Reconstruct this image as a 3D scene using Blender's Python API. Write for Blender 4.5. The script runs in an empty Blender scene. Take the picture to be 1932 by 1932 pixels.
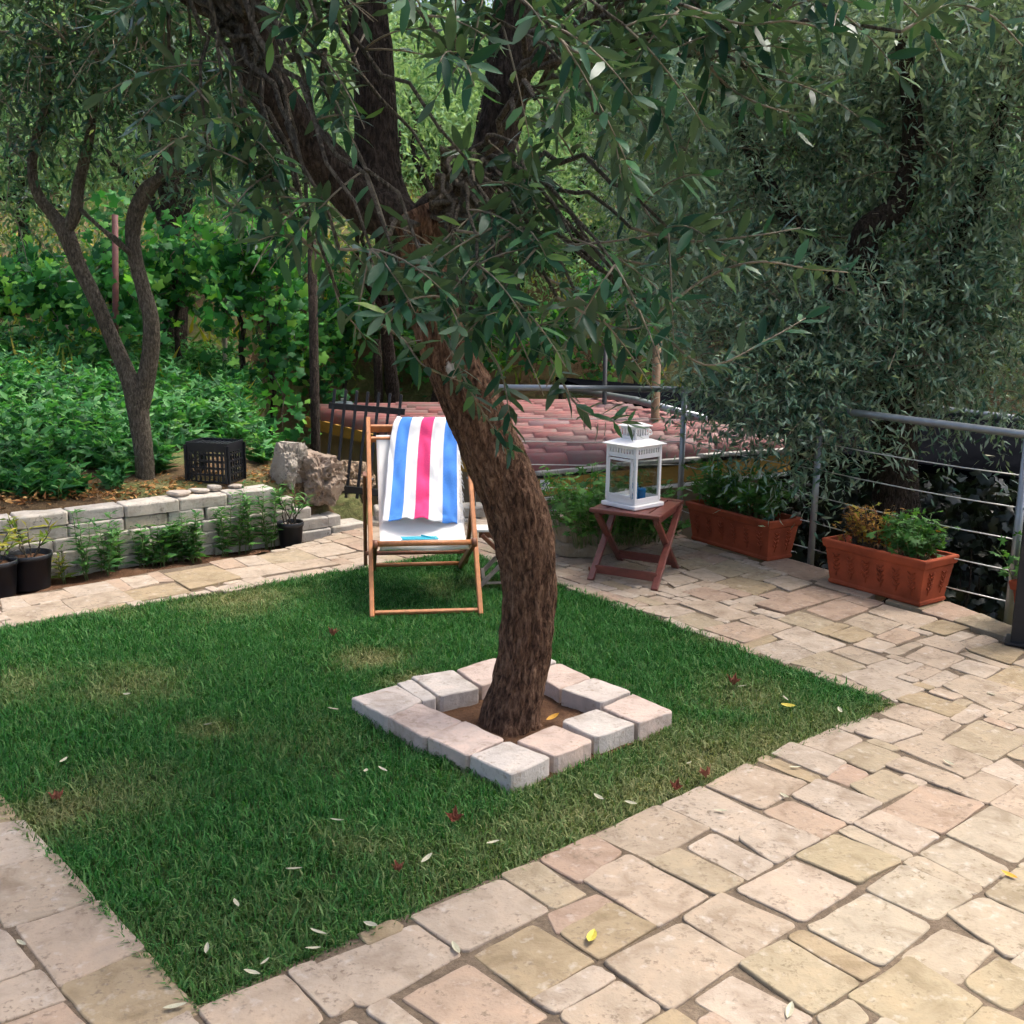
import bpy, bmesh, math, random
import numpy as np
from mathutils import Vector, Matrix, noise

scene = bpy.context.scene
C = scene.collection
rnd = random.Random(7)
rng = np.random.default_rng(11)
R = math.radians

# ------------------------------------------------------------------ camera
CAM_H, CAM_F, HORIZON, ROLL = 1.65, 1.06, 540.0, R(0.7)
PITCH = math.atan((966 - HORIZON) / (CAM_F * 1932))
cam_data = bpy.data.cameras.new('camera')
cam = bpy.data.objects.new('camera', cam_data)
C.objects.link(cam)
cam_data.sensor_fit = 'HORIZONTAL'
cam_data.sensor_width = 36.0
cam_data.lens = 36.0 * CAM_F
cam_data.clip_start = 0.05
cam_data.clip_end = 2000
cam.matrix_world = Matrix.Translation((0, 0, CAM_H)) @ Matrix.Rotation(R(90) - PITCH, 4, 'X') @ Matrix.Rotation(ROLL, 4, 'Z')
scene.camera = cam

# ------------------------------------------------------------------ sky, sun, exposure
SUN_EL, SUN_AZ = R(64), R(66)      # azimuth clockwise from +Y: high, from the right and a little beyond the garden
world = bpy.data.worlds.new('World')
scene.world = world
world.use_nodes = True
wn = world.node_tree
sky = wn.nodes.new('ShaderNodeTexSky')
sky.sky_type = 'NISHITA'
sky.sun_disc = False
sky.sun_elevation = SUN_EL
sky.sun_rotation = SUN_AZ
sky.air_density = 0.8
sky.dust_density = 6.0
sky.ozone_density = 0.3
bg = wn.nodes['Background']
bg.inputs['Strength'].default_value = 0.15
wn.links.new(sky.outputs[0], bg.inputs['Color'])
sun_data = bpy.data.lights.new('sun', 'SUN')
sun_data.energy = 1.5
sun_data.angle = R(18)
sun_data.color = (1.0, 0.97, 0.93)
sun = bpy.data.objects.new('sun', sun_data)
C.objects.link(sun)
to_sun = Vector((math.sin(SUN_AZ) * math.cos(SUN_EL), math.cos(SUN_AZ) * math.cos(SUN_EL), math.sin(SUN_EL)))
sun.rotation_euler = to_sun.to_track_quat('Z', 'Y').to_euler()
sun.location = to_sun * 30
scene.view_settings.view_transform = 'Standard'
scene.view_settings.look = 'None'
scene.view_settings.gamma = 1.0
scene.view_settings.use_curve_mapping = False
scene.view_settings.exposure = 1.25
scene.render.engine = 'CYCLES'
scene.cycles.max_bounces = 4
scene.cycles.diffuse_bounces = 2
scene.cycles.use_adaptive_sampling = True
scene.cycles.adaptive_threshold = 0.05
scene.cycles.adaptive_min_samples = 12
scene.cycles.glossy_bounces = 2
scene.cycles.transmission_bounces = 4
scene.cycles.transparent_max_bounces = 6
scene.cycles.use_denoising = True

# ------------------------------------------------------------------ survey helpers: a sight line of the photograph met with a plane
def ray(px, py):
    F = CAM_F * 1932
    x, y = px - 966.0, 966.0 - py
    c, s = math.cos(ROLL), math.sin(ROLL)
    x, y = c * x - s * y, s * x + c * y
    return Vector((x, F * math.cos(PITCH) + y * math.sin(PITCH), -F * math.sin(PITCH) + y * math.cos(PITCH)))
def G(px, py, z=0.0):
    d = ray(px, py); t = (z - CAM_H) / d.z
    return Vector((0, 0, CAM_H)) + d * t
def D(px, py, Y):
    d = ray(px, py); t = Y / d.y
    return Vector((0, 0, CAM_H)) + d * t
def to_px(p):
    v = cam.matrix_world.inverted() @ Vector(p)
    if v.z > -0.05: return (-9999, -9999)
    k = CAM_F * 1932 / -v.z
    return (966 + v.x * k, 966 - v.y * k)
def ss(a, b, x):
    t = np.clip((x - a) / (b - a), 0, 1); return t * t * (3 - 2 * t)

# ------------------------------------------------------------------ node helpers
def new_mat(name):
    m = bpy.data.materials.new(name); m.use_nodes = True
    nt = m.node_tree
    return m, nt, nt.nodes['Principled BSDF'], nt.nodes['Material Output']
def nd(nt, t, **kw):
    n = nt.nodes.new(t)
    for k, v in kw.items():
        if k.startswith('in_'):
            key = k[3:].replace('_', ' ')
            n.inputs[int(key) if key.isdigit() else key].default_value = v
        else: setattr(n, k, v)
    return n
def ramp(nt, fac, stops, interp='LINEAR'):
    n = nt.nodes.new('ShaderNodeValToRGB'); cr = n.color_ramp; cr.interpolation = interp
    while len(cr.elements) > 1: cr.elements.remove(cr.elements[-1])
    cr.elements[0].position = stops[0][0]; cr.elements[0].color = (*stops[0][1], 1)
    for p, c in stops[1:]:
        e = cr.elements.new(p); e.color = (*c, 1)
    nt.links.new(fac, n.inputs[0]); return n.outputs[0]
def mixc(nt, fac, a, b, mode='MIX'):
    n = nt.nodes.new('ShaderNodeMix'); n.data_type = 'RGBA'; n.blend_type = mode
    for s, v in ((n.inputs[0], fac), (n.inputs[6], a), (n.inputs[7], b)):
        if isinstance(v, (int, float)): s.default_value = v
        elif isinstance(v, tuple): s.default_value = (*v, 1)
        else: nt.links.new(v, s)
    return n.outputs[2]
def bump(nt, height, strength=0.5, dist=0.01, normal=None):
    n = nd(nt, 'ShaderNodeBump'); n.inputs['Strength'].default_value = strength; n.inputs['Distance'].default_value = dist
    nt.links.new(height, n.inputs['Height'])
    if normal is not None: nt.links.new(normal, n.inputs['Normal'])
    return n.outputs[0]
def coords(nt, rand=True, scale=(1, 1, 1), kind='Object'):
    tc = nd(nt, 'ShaderNodeTexCoord')
    out = tc.outputs[kind]
    if rand:
        oi = nd(nt, 'ShaderNodeObjectInfo')
        mul = nd(nt, 'ShaderNodeMath', operation='MULTIPLY', in_1=57.0)
        nt.links.new(oi.outputs['Random'], mul.inputs[0])
        ad = nd(nt, 'ShaderNodeVectorMath', operation='ADD')
        nt.links.new(out, ad.inputs[0]); nt.links.new(mul.outputs[0], ad.inputs[1]); out = ad.outputs[0]
    if scale != (1, 1, 1):
        mp = nd(nt, 'ShaderNodeMapping'); mp.inputs['Scale'].default_value = scale
        nt.links.new(out, mp.inputs[0]); out = mp.outputs[0]
    return out
def tex(nt, co, scale, detail=4, rough=0.6, dist=0.0):
    n = nd(nt, 'ShaderNodeTexNoise'); n.inputs['Scale'].default_value = scale; n.inputs['Detail'].default_value = detail
    n.inputs['Roughness'].default_value = rough; n.inputs['Distortion'].default_value = dist
    nt.links.new(co, n.inputs['Vector']); return n.outputs['Fac']

def stone_mat(name, palette, mottle=(0.25, 0.19, 0.13), pits=0.5, rough=0.88):
    """tumbled stone: one palette colour for each piece, mottled and pitted"""
    m, nt, b, o = new_mat(name)
    oi = nd(nt, 'ShaderNodeObjectInfo')
    n = len(palette)
    base = ramp(nt, oi.outputs['Random'], [(i / n, c) for i, c in enumerate(palette)], 'CONSTANT')
    co = coords(nt)
    cloud = tex(nt, co, 9, 4, 0.6, 0.6)
    cl = ramp(nt, cloud, [(0.3, (0.70, 0.66, 0.62)), (0.5, (1, 1, 1)), (0.72, (1.18, 1.13, 1.09))])
    col = mixc(nt, 0.9, base, cl, 'MULTIPLY')
    sp = tex(nt, co, 55, 3, 0.65, 0.15)
    spm = ramp(nt, sp, [(0.54, (0, 0, 0)), (0.66, (1, 1, 1))])
    clus = ramp(nt, tex(nt, co, 11, 2, 0.5), [(0.42, (.08, .08, .08)), (0.62, (1, 1, 1))])
    spm = mixc(nt, 1.0, spm, clus, 'MULTIPLY')
    f = nd(nt, 'ShaderNodeMath', operation='MULTIPLY', in_1=min(.95, 0.85 * pits * 2)); nt.links.new(spm, f.inputs[0])
    col = mixc(nt, f.outputs[0], col, mottle)
    li = tex(nt, co, 24, 3, 0.6)
    lim = ramp(nt, li, [(0.58, (0, 0, 0)), (0.75, (1, 1, 1))])
    f2 = nd(nt, 'ShaderNodeMath', operation='MULTIPLY', in_1=0.30); nt.links.new(lim, f2.inputs[0])
    col = mixc(nt, f2.outputs[0], col, (0.62, 0.58, 0.53))
    nt.links.new(col, b.inputs['Base Color']); b.inputs['Roughness'].default_value = rough
    fine = tex(nt, co, 160, 3, 0.7)
    n1 = bump(nt, sp, 0.6, 0.006); n2 = bump(nt, fine, 0.4, 0.002, n1)
    b.inputs['Specular IOR Level'].default_value = .2
    nt.links.new(n2, b.inputs['Normal'])
    return m
def plain(name, col, rough=0.6, metal=0.0, var=0.12, scale=20, bstr=0.15, bdist=0.003, spec=0.5, stretch=(1, 1, 1), rand=True):
    m, nt, b, o = new_mat(name)
    co = coords(nt, rand, stretch)
    n = tex(nt, co, scale, 5, 0.6)
    c = ramp(nt, n, [(0.3, tuple(x * (1 - var) for x in col)), (0.7, tuple(min(1, x * (1 + var)) for x in col))])
    nt.links.new(c, b.inputs['Base Color'])
    b.inputs['Roughness'].default_value = rough; b.inputs['Metallic'].default_value = metal
    b.inputs['Specular IOR Level'].default_value = spec
    if bstr: nt.links.new(bump(nt, n, bstr, bdist), b.inputs['Normal'])
    return m
def leaf_mat(name, stops, under=None, rough=0.5, trans=0.25, spec=0.4):
    """leaf: colour by the per-leaf value 'rnd'; a paler underside where the species has one"""
    m, nt, b, o = new_mat(name)
    at = nd(nt, 'ShaderNodeAttribute', attribute_name='rnd')
    c = ramp(nt, at.outputs['Fac'], stops)
    if under:
        ge = nd(nt, 'ShaderNodeNewGeometry')
        c = mixc(nt, ge.outputs['Backfacing'], c, under)
    nt.links.new(c, b.inputs['Base Color']); b.inputs['Roughness'].default_value = rough
    b.inputs['Specular IOR Level'].default_value = spec
    if trans:
        tr = nd(nt, 'ShaderNodeBsdfTranslucent'); mx = nd(nt, 'ShaderNodeMixShader', in_0=trans)
        br = mixc(nt, 1.0, c, (1.5, 1.6, 0.7), 'MULTIPLY')
        nt.links.new(br, tr.inputs[0])
        nt.links.new(b.outputs[0], mx.inputs[1]); nt.links.new(tr.outputs[0], mx.inputs[2]); nt.links.new(mx.outputs[0], o.inputs[0])
    return m
def bark_mat(name, c1, c2, c3, sc=1.0, lich=None, patch=None):
    m, nt, b, o = new_mat(name)
    co = coords(nt, True, (1, 1, 0.36))
    a = tex(nt, co, 58 * sc, 4, 0.7, 0.5); w = tex(nt, co, 6 * sc, 3, 0.6)
    v = nd(nt, 'ShaderNodeTexVoronoi', feature='DISTANCE_TO_EDGE', in_Scale=30 * sc); nt.links.new(co, v.inputs['Vector'])
    c = ramp(nt, a, [(0.36, c1), (0.5, c2), (0.63, c3)])
    sh = ramp(nt, w, [(0.3, (0.7, 0.68, 0.66)), (0.7, (1.15, 1.12, 1.1))])
    c = mixc(nt, 0.85, c, sh, 'MULTIPLY')
    if lich:
        l = tex(nt, coords(nt, True), 26 * sc, 4, 0.7); lm = ramp(nt, l, [(0.64, (0, 0, 0)), (0.72, (1, 1, 1))])
        c = mixc(nt, lm, c, lich)
    if patch:
        tc = nd(nt, 'ShaderNodeTexCoord'); dv = nd(nt, 'ShaderNodeVectorMath', operation='DISTANCE'); nt.links.new(tc.outputs['Object'], dv.inputs[0]); dv.inputs[1].default_value = patch[0]
        sm = nd(nt, 'ShaderNodeMath', operation='MULTIPLY_ADD', in_1=.09); nt.links.new(tex(nt, tc.outputs['Object'], 40, 4, .7), sm.inputs[0]); nt.links.new(dv.outputs['Value'], sm.inputs[2])
        c = mixc(nt, ramp(nt, sm.outputs[0], [(patch[1], (1, 1, 1)), (patch[1] + .012, (0, 0, 0))]), c, (.55, .53, .48))
    nt.links.new(c, b.inputs['Base Color']); b.inputs['Roughness'].default_value = 0.95; b.inputs['Specular IOR Level'].default_value = 0.2
    n1 = bump(nt, a, 1.0, 0.03 / sc); ve = ramp(nt, v.outputs['Distance'], [(0.0, (0, 0, 0)), (0.25, (1, 1, 1))])
    nt.links.new(bump(nt, ve, 0.6, 0.006 / sc, n1), b.inputs['Normal'])
    return m

# ------------------------------------------------------------------ mesh helpers
class MB:
    def __init__(s): s.v, s.f, s.m = [], [], []
    def add(s, vs, fs, m=0):
        o = len(s.v); s.v += [tuple(v) for v in vs]
        for f in fs: s.f.append([i + o for i in f]); s.m.append(m)
    def box(s, c, size, rot=None, bev=0.0, m=0):
        x, y, z = (k / 2 for k in size); c = Vector(c)
        if bev:
            b = min(bev, x * .9, y * .9, z * .9); vs = []
            bm = bmesh.new(); bmesh.ops.create_cube(bm, size=1.0)
            bmesh.ops.scale(bm, vec=size, verts=bm.verts)
            bmesh.ops.bevel(bm, geom=list(bm.edges), offset=b, segments=1, profile=0.5, affect='EDGES')
            bm.verts.index_update()
            vs = [v.co.copy() for v in bm.verts]; fs = [[v.index for v in f.verts] for f in bm.faces]; bm.free()
        else:
            vs = [Vector((i, j, k)) for i in (-x, x) for j in (-y, y) for k in (-z, z)]
            fs = [(0, 1, 3, 2), (4, 6, 7, 5), (0, 4, 5, 1), (2, 3, 7, 6), (0, 2, 6, 4), (1, 5, 7, 3)]
        if rot is not None: vs = [rot @ v for v in vs]
        s.add([v + c for v in vs], fs, m); return s
    def bar(s, a, b, w, t, up=(0, 0, 1), bev=0.0, m=0):
        """a square bar from a to b: w across, t along 'up'"""
        a, b = Vector(a), Vector(b); d = (b - a); L = d.length; d.normalize()
        u = Vector(up); u = (u - d * u.dot(d)).normalized(); w_ = d.cross(u)
        rot = Matrix((w_, d, u)).transposed()
        return s.box((a + b) / 2, (w, L, t), rot, bev, m)
    def tube(s, path, radii, n=8, cap=True, m=0):
        P = [Vector(p) for p in path]; k = len(P)
        if isinstance(radii, (int, float)): radii = [radii] * k
        up = None; rings = []
        for i in range(k):
            t = (P[min(i + 1, k - 1)] - P[max(i - 1, 0)])
            if t.length < 1e-9: t = Vector((0, 0, 1))
            t.normalize()
            if up is None:
                up = Vector((1, 0, 0)) if abs(t.x) < 0.9 else Vector((0, 1, 0))
            up = (up - t * up.dot(t)).normalized(); q = t.cross(up)
            rings.append([P[i] + (up * math.cos(a) + q * math.sin(a)) * radii[i] for a in (2 * math.pi * j / n for j in range(n))])
        fs = [(i * n + j, i * n + (j + 1) % n, (i + 1) * n + (j + 1) % n, (i + 1) * n + j) for i in range(k - 1) for j in range(n)]
        if cap: fs += [tuple(range(n - 1, -1, -1)), tuple((k - 1) * n + j for j in range(n))]
        s.add([v for r in rings for v in r], fs, m); return s
    def build(s, name, mats, parent=None, smooth=False, loc=None):
        me = bpy.data.meshes.new(name); me.from_pydata([Vector(v) - Vector(loc) if loc is not None else v for v in s.v], [], s.f)
        if not isinstance(mats, (list, tuple)): mats = [mats]
        for m in mats: me.materials.append(m)
        if len(mats) > 1: me.polygons.foreach_set('material_index', s.m)
        if smooth: me.polygons.foreach_set('use_smooth', [True] * len(me.polygons))
        me.update()
        return obj(name, me, parent, loc)
def obj(name, me, parent=None, loc=None):
    o = bpy.data.objects.new(name, me); C.objects.link(o)
    if loc is not None: o.location = loc
    if parent is not None: o.parent = parent
    return o
def tag(o, label, cat=None, group=None, kind=None):
    if label: o['label'] = label
    if cat: o['category'] = cat
    if group: o['group'] = group
    if kind: o['kind'] = kind
    return o
def thing(name, label, cat, loc=(0, 0, 0), rz=0.0, group=None):
    o = bpy.data.objects.new(name, None); C.objects.link(o)
    o.location = loc; o.rotation_euler = (0, 0, rz); o.empty_display_size = 0.1
    return tag(o, label, cat, group)
def mesh_np(name, V, faces, mats, attrs=None, smooth=False):
    """faces: list of (n,k) index arrays"""
    me = bpy.data.meshes.new(name)
    V = np.ascontiguousarray(V, dtype=np.float32)
    me.vertices.add(len(V)); me.vertices.foreach_set('co', V.ravel())
    loops = np.concatenate([f.ravel() for f in faces]).astype(np.int32)
    tot = np.concatenate([np.full(len(f), f.shape[1], np.int32) for f in faces])
    st = np.concatenate([[0], np.cumsum(tot)[:-1]]).astype(np.int32)
    me.loops.add(len(loops)); me.loops.foreach_set('vertex_index', loops)
    me.polygons.add(len(tot)); me.polygons.foreach_set('loop_start', st); me.polygons.foreach_set('loop_total', tot)
    if smooth: me.polygons.foreach_set('use_smooth', np.ones(len(tot), bool))
    for k, a in (attrs or {}).items():
        at = me.attributes.new(k, 'FLOAT', 'POINT'); at.data.foreach_set('value', np.ascontiguousarray(a, dtype=np.float32))
    for m in (mats if isinstance(mats, (list, tuple)) else [mats]): me.materials.append(m)
    me.update(calc_edges=True)
    return me
def catmull(pts, n):
    P = np.array(pts, float); k = len(P); out = []
    Q = np.vstack([2 * P[0] - P[1], P, 2 * P[-1] - P[-2]])
    for u in np.linspace(0, k - 1 - 1e-9, n):
        i = int(u); t = u - i; a, b, c, d = Q[i:i + 4]
        out.append(0.5 * (2 * b + (c - a) * t + (2 * a - 5 * b + 4 * c - d) * t * t + (3 * b - a - 3 * c + d) * t ** 3))
    return np.array(out)
def unit(a): return a / np.maximum(np.linalg.norm(a, axis=-1, keepdims=True), 1e-9)
def rand_dirs(n): return unit(rng.normal(size=(n, 3)))

# leaf shapes: x along the leaf, y across, z the bend (all for a leaf of length 1, half width 0.5)
T_OLIVE = (np.array([(0, 0, 0), (.3, .46, .02), (.3, -.46, .02), (.72, .38, .0), (.72, -.38, .0), (1, 0, -.08)]),
           [np.array([(0, 2, 1), (3, 4, 5)]), np.array([(1, 2, 4, 3)])])
T_DIAMOND = (np.array([(0, 0, 0), (.45, .5, .04), (1, 0, -.06), (.45, -.5, .04)]), [np.array([(0, 3, 1), (1, 3, 2)])])
def fan(n, deep, tip=0.0):
    pts = [(0.25, 0, 0.06)]
    for i in range(2 * n + 1):
        a = math.pi * (-0.86 + 1.72 * i / (2 * n)); r = 0.75 if i % 2 else 0.75 * deep
        if i in (0, 2 * n): r *= 0.7
        pts.append((0.25 + r * math.cos(a), r * math.sin(a), -0.10 * r + rnd.uniform(-.05, .05)))
    return (np.array(pts), [np.array([(0, i, i + 1) for i in range(1, 2 * n + 1)])])
T_VINE = fan(5, 0.72); T_GERAN = fan(6, 0.48); T_WEED = fan(4, 0.42)
T_LANCE = (np.array([(0, 0, 0), (.35, .5, .05), (.35, 0, -.03), (.35, -.5, .05), (1, 0, -.15)]), [np.array([(0, 2, 1), (0, 3, 2), (1, 2, 4), (2, 3, 4)])])
def leaves(P, Dv, Nv, L, W, tmpl, name, mat, rv=None):
    n = len(P); x = unit(Dv); y = unit(np.cross(Nv, x)); z = np.cross(x, y)
    T, F = tmpl; k = len(T)
    L = np.broadcast_to(np.asarray(L, float), (n,)); W = np.broadcast_to(np.asarray(W, float), (n,))
    V = P[:, None] + T[None, :, 0:1] * L[:, None, None] * x[:, None] + T[None, :, 1:2] * W[:, None, None] * y[:, None] + T[None, :, 2:3] * L[:, None, None] * z[:, None]
    off = (np.arange(n) * k)[:, None, None]
    faces = [(f[None] + off).reshape(-1, f.shape[1]) for f in F]
    if rv is None: rv = rng.random(n)
    return mesh_np(name, V.reshape(-1, 3), faces, mat, {'rnd': np.repeat(rv, k)})
def spray(base, dirs, length, per, droop=0.25, spread=0.9, jit=0.01):
    """leaves set along straight-ish twigs: returns positions, directions, normals"""
    T = len(base); u = (np.arange(per) + 0.6)[None, :, None] / per
    ln = np.broadcast_to(np.asarray(length, float), (T,))[:, None, None]
    P = base[:, None] + dirs[:, None] * ln * u; P[..., 2] -= (droop * ln * u * u)[..., 0]
    side = unit(np.cross(dirs[:, None], rng.normal(size=(T, per, 3))))
    Dv = unit(dirs[:, None] * (1 - 0.45 * spread) + side * spread + np.array([0, 0, -0.12]))
    Nv = unit(np.cross(Dv, np.cross(np.array([0, 0, 1.0]), Dv)) + rng.normal(size=(T, per, 3)) * 0.55)
    P = P + rng.normal(size=P.shape) * jit
    return P.reshape(-1, 3), Dv.reshape(-1, 3), Nv.reshape(-1, 3)
def inside(poly, x, y):
    x = np.asarray(x); r = np.zeros(x.shape, bool); n = len(poly)
    for i in range(n):
        x0, y0 = poly[i][0], poly[i][1]; x1, y1 = poly[(i + 1) % n][0], poly[(i + 1) % n][1]
        if y0 == y1: continue
        c = ((y0 > y) != (y1 > y)) & (x < (x1 - x0) * (y - y0) / (y1 - y0) + x0); r ^= c
    return r

# ------------------------------------------------------------------ materials
PAV = [(0.358, 0.285, 0.212), (0.328, 0.265, 0.195), (0.373, 0.309, 0.240), (0.334, 0.251, 0.183), (0.312, 0.255, 0.174), (0.366, 0.299, 0.229), (0.319, 0.232, 0.171), (0.296, 0.232, 0.146), (0.351, 0.291, 0.226)]
PAV_Y = [(0.313, 0.262, 0.181), (0.326, 0.279, 0.207), (0.304, 0.252, 0.167), (0.334, 0.283, 0.210), (0.298, 0.245, 0.157), (0.326, 0.272, 0.198)]
PAV_G = [(.47, .43, .385), (.46, .40, .35), (.44, .37, .31), (.48, .44, .40)]
m_paver = stone_mat('paver_stone', PAV, (.17, .13, .095))
m_paver_y = stone_mat('paver_stone_yellow', PAV_Y, (.17, .135, .085))
m_ring = stone_mat('ring_stone', [(.53, .465, .41), (.54, .43, .365), (.52, .47, .42), (.53, .415, .345)], pits=0.4)
m_wall = stone_mat('wall_stone', [(.43, .40, .345), (.40, .375, .33), (.46, .425, .365), (.42, .395, .355), (.45, .395, .31)], (.16, .15, .13))
m_rock = stone_mat('rough_rock', [(.30, .26, .21), (.34, .25, .17), (.27, .24, .205)], (.10, .08, .06), pits=1.0)
m_flat = stone_mat('flake_stone', [(.42, .38, .33), (.38, .33, .28)], (.2, .16, .12))
m_bedstone = stone_mat('bed_stone', [(.26, .21, .14), (.24, .19, .13), (.28, .225, .155)], (.18, .14, .09))
def soil_mat(name, stops, sc=6, bd=0.03):
    m, nt, b, o = new_mat(name); co = coords(nt, False)
    n1 = tex(nt, co, sc, 6, 0.65, 0.4); n2 = tex(nt, co, sc * 14, 4, 0.7)
    c = ramp(nt, n1, stops); sh = ramp(nt, n2, [(0.3, (.65, .62, .6)), (0.7, (1.25, 1.2, 1.15))])
    nt.links.new(mixc(nt, 0.9, c, sh, 'MULTIPLY'), b.inputs['Base Color']); b.inputs['Roughness'].default_value = 0.97; b.inputs['Specular IOR Level'].default_value = .15
    nt.links.new(bump(nt, n2, 0.8, bd), b.inputs['Normal']); return m
m_soil = soil_mat('soil', [(.3, (.085, .045, .026)), (.55, (.14, .078, .045)), (.75, (.20, .125, .08))], 7, 0.02)
m_sand = soil_mat('joint_sand', [(.3, (.10, .078, .056)), (.6, (.17, .135, .098)), (.8, (.24, .195, .145))], 5, 0.006)
m_turf = soil_mat('turf_soil', [(.3, (.03, .05, .015)), (.6, (.055, .075, .025)), (.8, (.10, .095, .045))], 5, 0.01)
m_ground = soil_mat('hill_ground', [(.30, (.075, .055, .03)), (.45, (.12, .08, .045)), (.55, (.09, .11, .04)), (.66, (.17, .15, .07)), (.78, (.16, .10, .06))], 1.6, 0.03)

# ------------------------------------------------------------------ ground: one sheet to the horizon
W0, W1 = Vector((-2.669, 6.047)), Vector((-1.532, 6.95))
WD = (W1 - W0).normalized(); WN = Vector((-WD.y, WD.x))
def ground_z(x, y):
    x = np.asarray(x, float); y = np.asarray(y, float)
    d = (x - W0.x) * WN.x + (y - W0.y) * WN.y
    zl = -0.08 + (0.40 + 0.13 * np.clip(d, 0, 6)) * ss(0.08, 0.16, d)
    r = (x - 1.197) * .874 + (y - 7.143) * .486
    low = np.maximum(ss(0.12, 0.35, r) * ss(0.5, 1.5, y + 0 * x), ss(7.55, 8.1, y))
    rt = x / np.maximum(y, 0.5)
    wm = 1 - ss(-.135, -.115, rt)
    zr = (-0.08 - 1.6 * low) * (1 - wm) + (-.08 + .19 * ss(7.62, 7.75, y) - 1.7 * ss(8.4, 8.9, y)) * wm
    k8 = ss(7.6, 8.2, y)
    left = 1 - ss(0, 1, (rt + .20 + .055 * k8) / .055)
    left = np.where(y > 11, 1 - (1 - left) * (1 - ss(11.5, 15.5, y)), left)
    z = zl * left + zr * (1 - left)
    z = z + 0.19 * np.clip(y - 11, 0, 60) + 0.10 * np.clip(y - 30, 0, 150)
    return z
def axis(lo, hi, a, b, step, n):
    core = np.arange(a, b, step); l = a - np.geomspace(step, a - lo, n)[::-1]; h = b + np.geomspace(step * .5, hi - b, n)
    return np.concatenate([l, core, h])
gx = axis(-400, 400, -7, 7, 0.13, 26); gy = axis(-200, 900, 0.5, 16, 0.13, 28)
X, Y = np.meshgrid(gx, gy)
Z = ground_z(X, Y)
nf = np.array([noise.noise((a * 1.7, b * 1.7, 3.1)) for a, b in zip(X.ravel(), Y.ravel())]).reshape(X.shape)
Z = Z + nf * 0.03 * (Z > 0.1)
nx, ny = len(gx), len(gy)
idx = np.arange(nx * ny).reshape(ny, nx)
F4 = np.stack([idx[:-1, :-1], idx[:-1, 1:], idx[1:, 1:], idx[1:, :-1]], -1).reshape(-1, 4)
me = mesh_np('ground', np.stack([X, Y, Z], -1).reshape(-1, 3), [F4], m_ground, smooth=True)
ground = tag(obj('ground', me), None, kind='structure')
def ground_hit(px, py):
    d = ray(px, py)
    for k in range(400):
        p = Vector((0, 0, CAM_H)) + d * ((4 + k * .03) / d.y)
        if p.z <= ground_z(p.x, p.y).item() + .004: return p
    return p

# ------------------------------------------------------------------ lawn
LF, LR, BR, BL = (Vector((*G(*p).to_2d(), 0)) for p in ((372, 1893), (1683, 1326), (877, 1038), (-275, 1231)))
LAWN = [LF, LR, BR, BL]
def quad_sheet(name, c, z, n, mat, amp=0.0, fr=4.0):
    u = np.linspace(0, 1, n); U, V = np.meshgrid(u, u); c = [np.array(p) for p in c]
    P = ((1 - U) * (1 - V))[..., None] * c[0] + (U * (1 - V))[..., None] * c[1] + (U * V)[..., None] * c[2] + ((1 - U) * V)[..., None] * c[3]
    P[..., 2] = z
    if amp: P[..., 2] += amp * np.array([noise.noise((p[0] * fr, p[1] * fr, 9.0)) for p in P.reshape(-1, 3)]).reshape(n, n)
    i = np.arange(n * n).reshape(n, n); f = np.stack([i[:-1, :-1], i[:-1, 1:], i[1:, 1:], i[1:, :-1]], -1).reshape(-1, 4)
    return obj(name, mesh_np(name, P.reshape(-1, 3), [f], mat, smooth=True))
lawn = tag(quad_sheet('lawn', LAWN, -0.022, 50, m_turf, 0.006, 2.0), None, kind='structure')

# grass blades
RING_PX = [(661, 1314), (990, 1222), (1274, 1341), (968, 1463)]
RING = [G(x, y, 0.054) for x, y in RING_PX]
def lawn_pts(n):
    u, v = rng.uniform(-.006, 1.006, n), rng.uniform(-.006, 1.006, n); c = [np.array(p)[:2] for p in LAWN]
    p = ((1 - u) * (1 - v))[:, None] * c[0] + (u * (1 - v))[:, None] * c[1] + (u * v)[:, None] * c[2] + ((1 - u) * v)[:, None] * c[3]
    return p[~inside(RING, p[:, 0], p[:, 1])]
P2 = lawn_pts(330000)
tufty = np.array([noise.noise((a * 9, b * 9, 1.0)) + .5 * noise.noise((a * 27, b * 27, 5.0)) for a, b in P2])
P2 = P2[tufty + rng.random(len(P2)) * 1.1 > 0.12]
big = np.array([noise.noise((a * 1.6, b * 1.6, 2.2)) * .6 + noise.noise((a * 4.5, b * 4.5, 7.7)) * .5 for a, b in P2])
dry = np.clip((big - 0.22) * 1.7, 0, 1)
for px, py, r0, k in ((235, 1290, .24, .7), (705, 1240, .17, 1), (1350, 1435, .34, .95), (1250, 1490, .30, .9), (1450, 1400, .26, .85), (1130, 1545, .40, .75), (1010, 1600, .3, .6), (450, 1128, .30, .85), (190, 1500, .24, .6),
                      (1420, 1315, .25, .7), (400, 1375, .12, .7), (40, 1290, .2, .6), (480, 1790, .45, .30), (900, 1640, .35, .5), (600, 1410, .2, .3), (1550, 1370, .25, .65), (110, 1530, .2, .9), (770, 1280, .12, .9)):
    c = G(px, py); dd = np.hypot(P2[:, 0] - c.x, P2[:, 1] - c.y)
    wob = np.array([noise.noise((a * 5, b * 5, 4.0)) for a, b in P2]) * .5 + 1
    dry = np.maximum(dry, k * np.exp(-(dd / (r0 * wob)) ** 2))
n = len(P2)
dry = np.clip(dry + rng.normal(size=n) * 0.18, 0, 1)
H = rng.uniform(.022, .056, n) * (1 - .45 * dry) * (1 + .35 * np.clip(big, -.6, .6))
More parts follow.
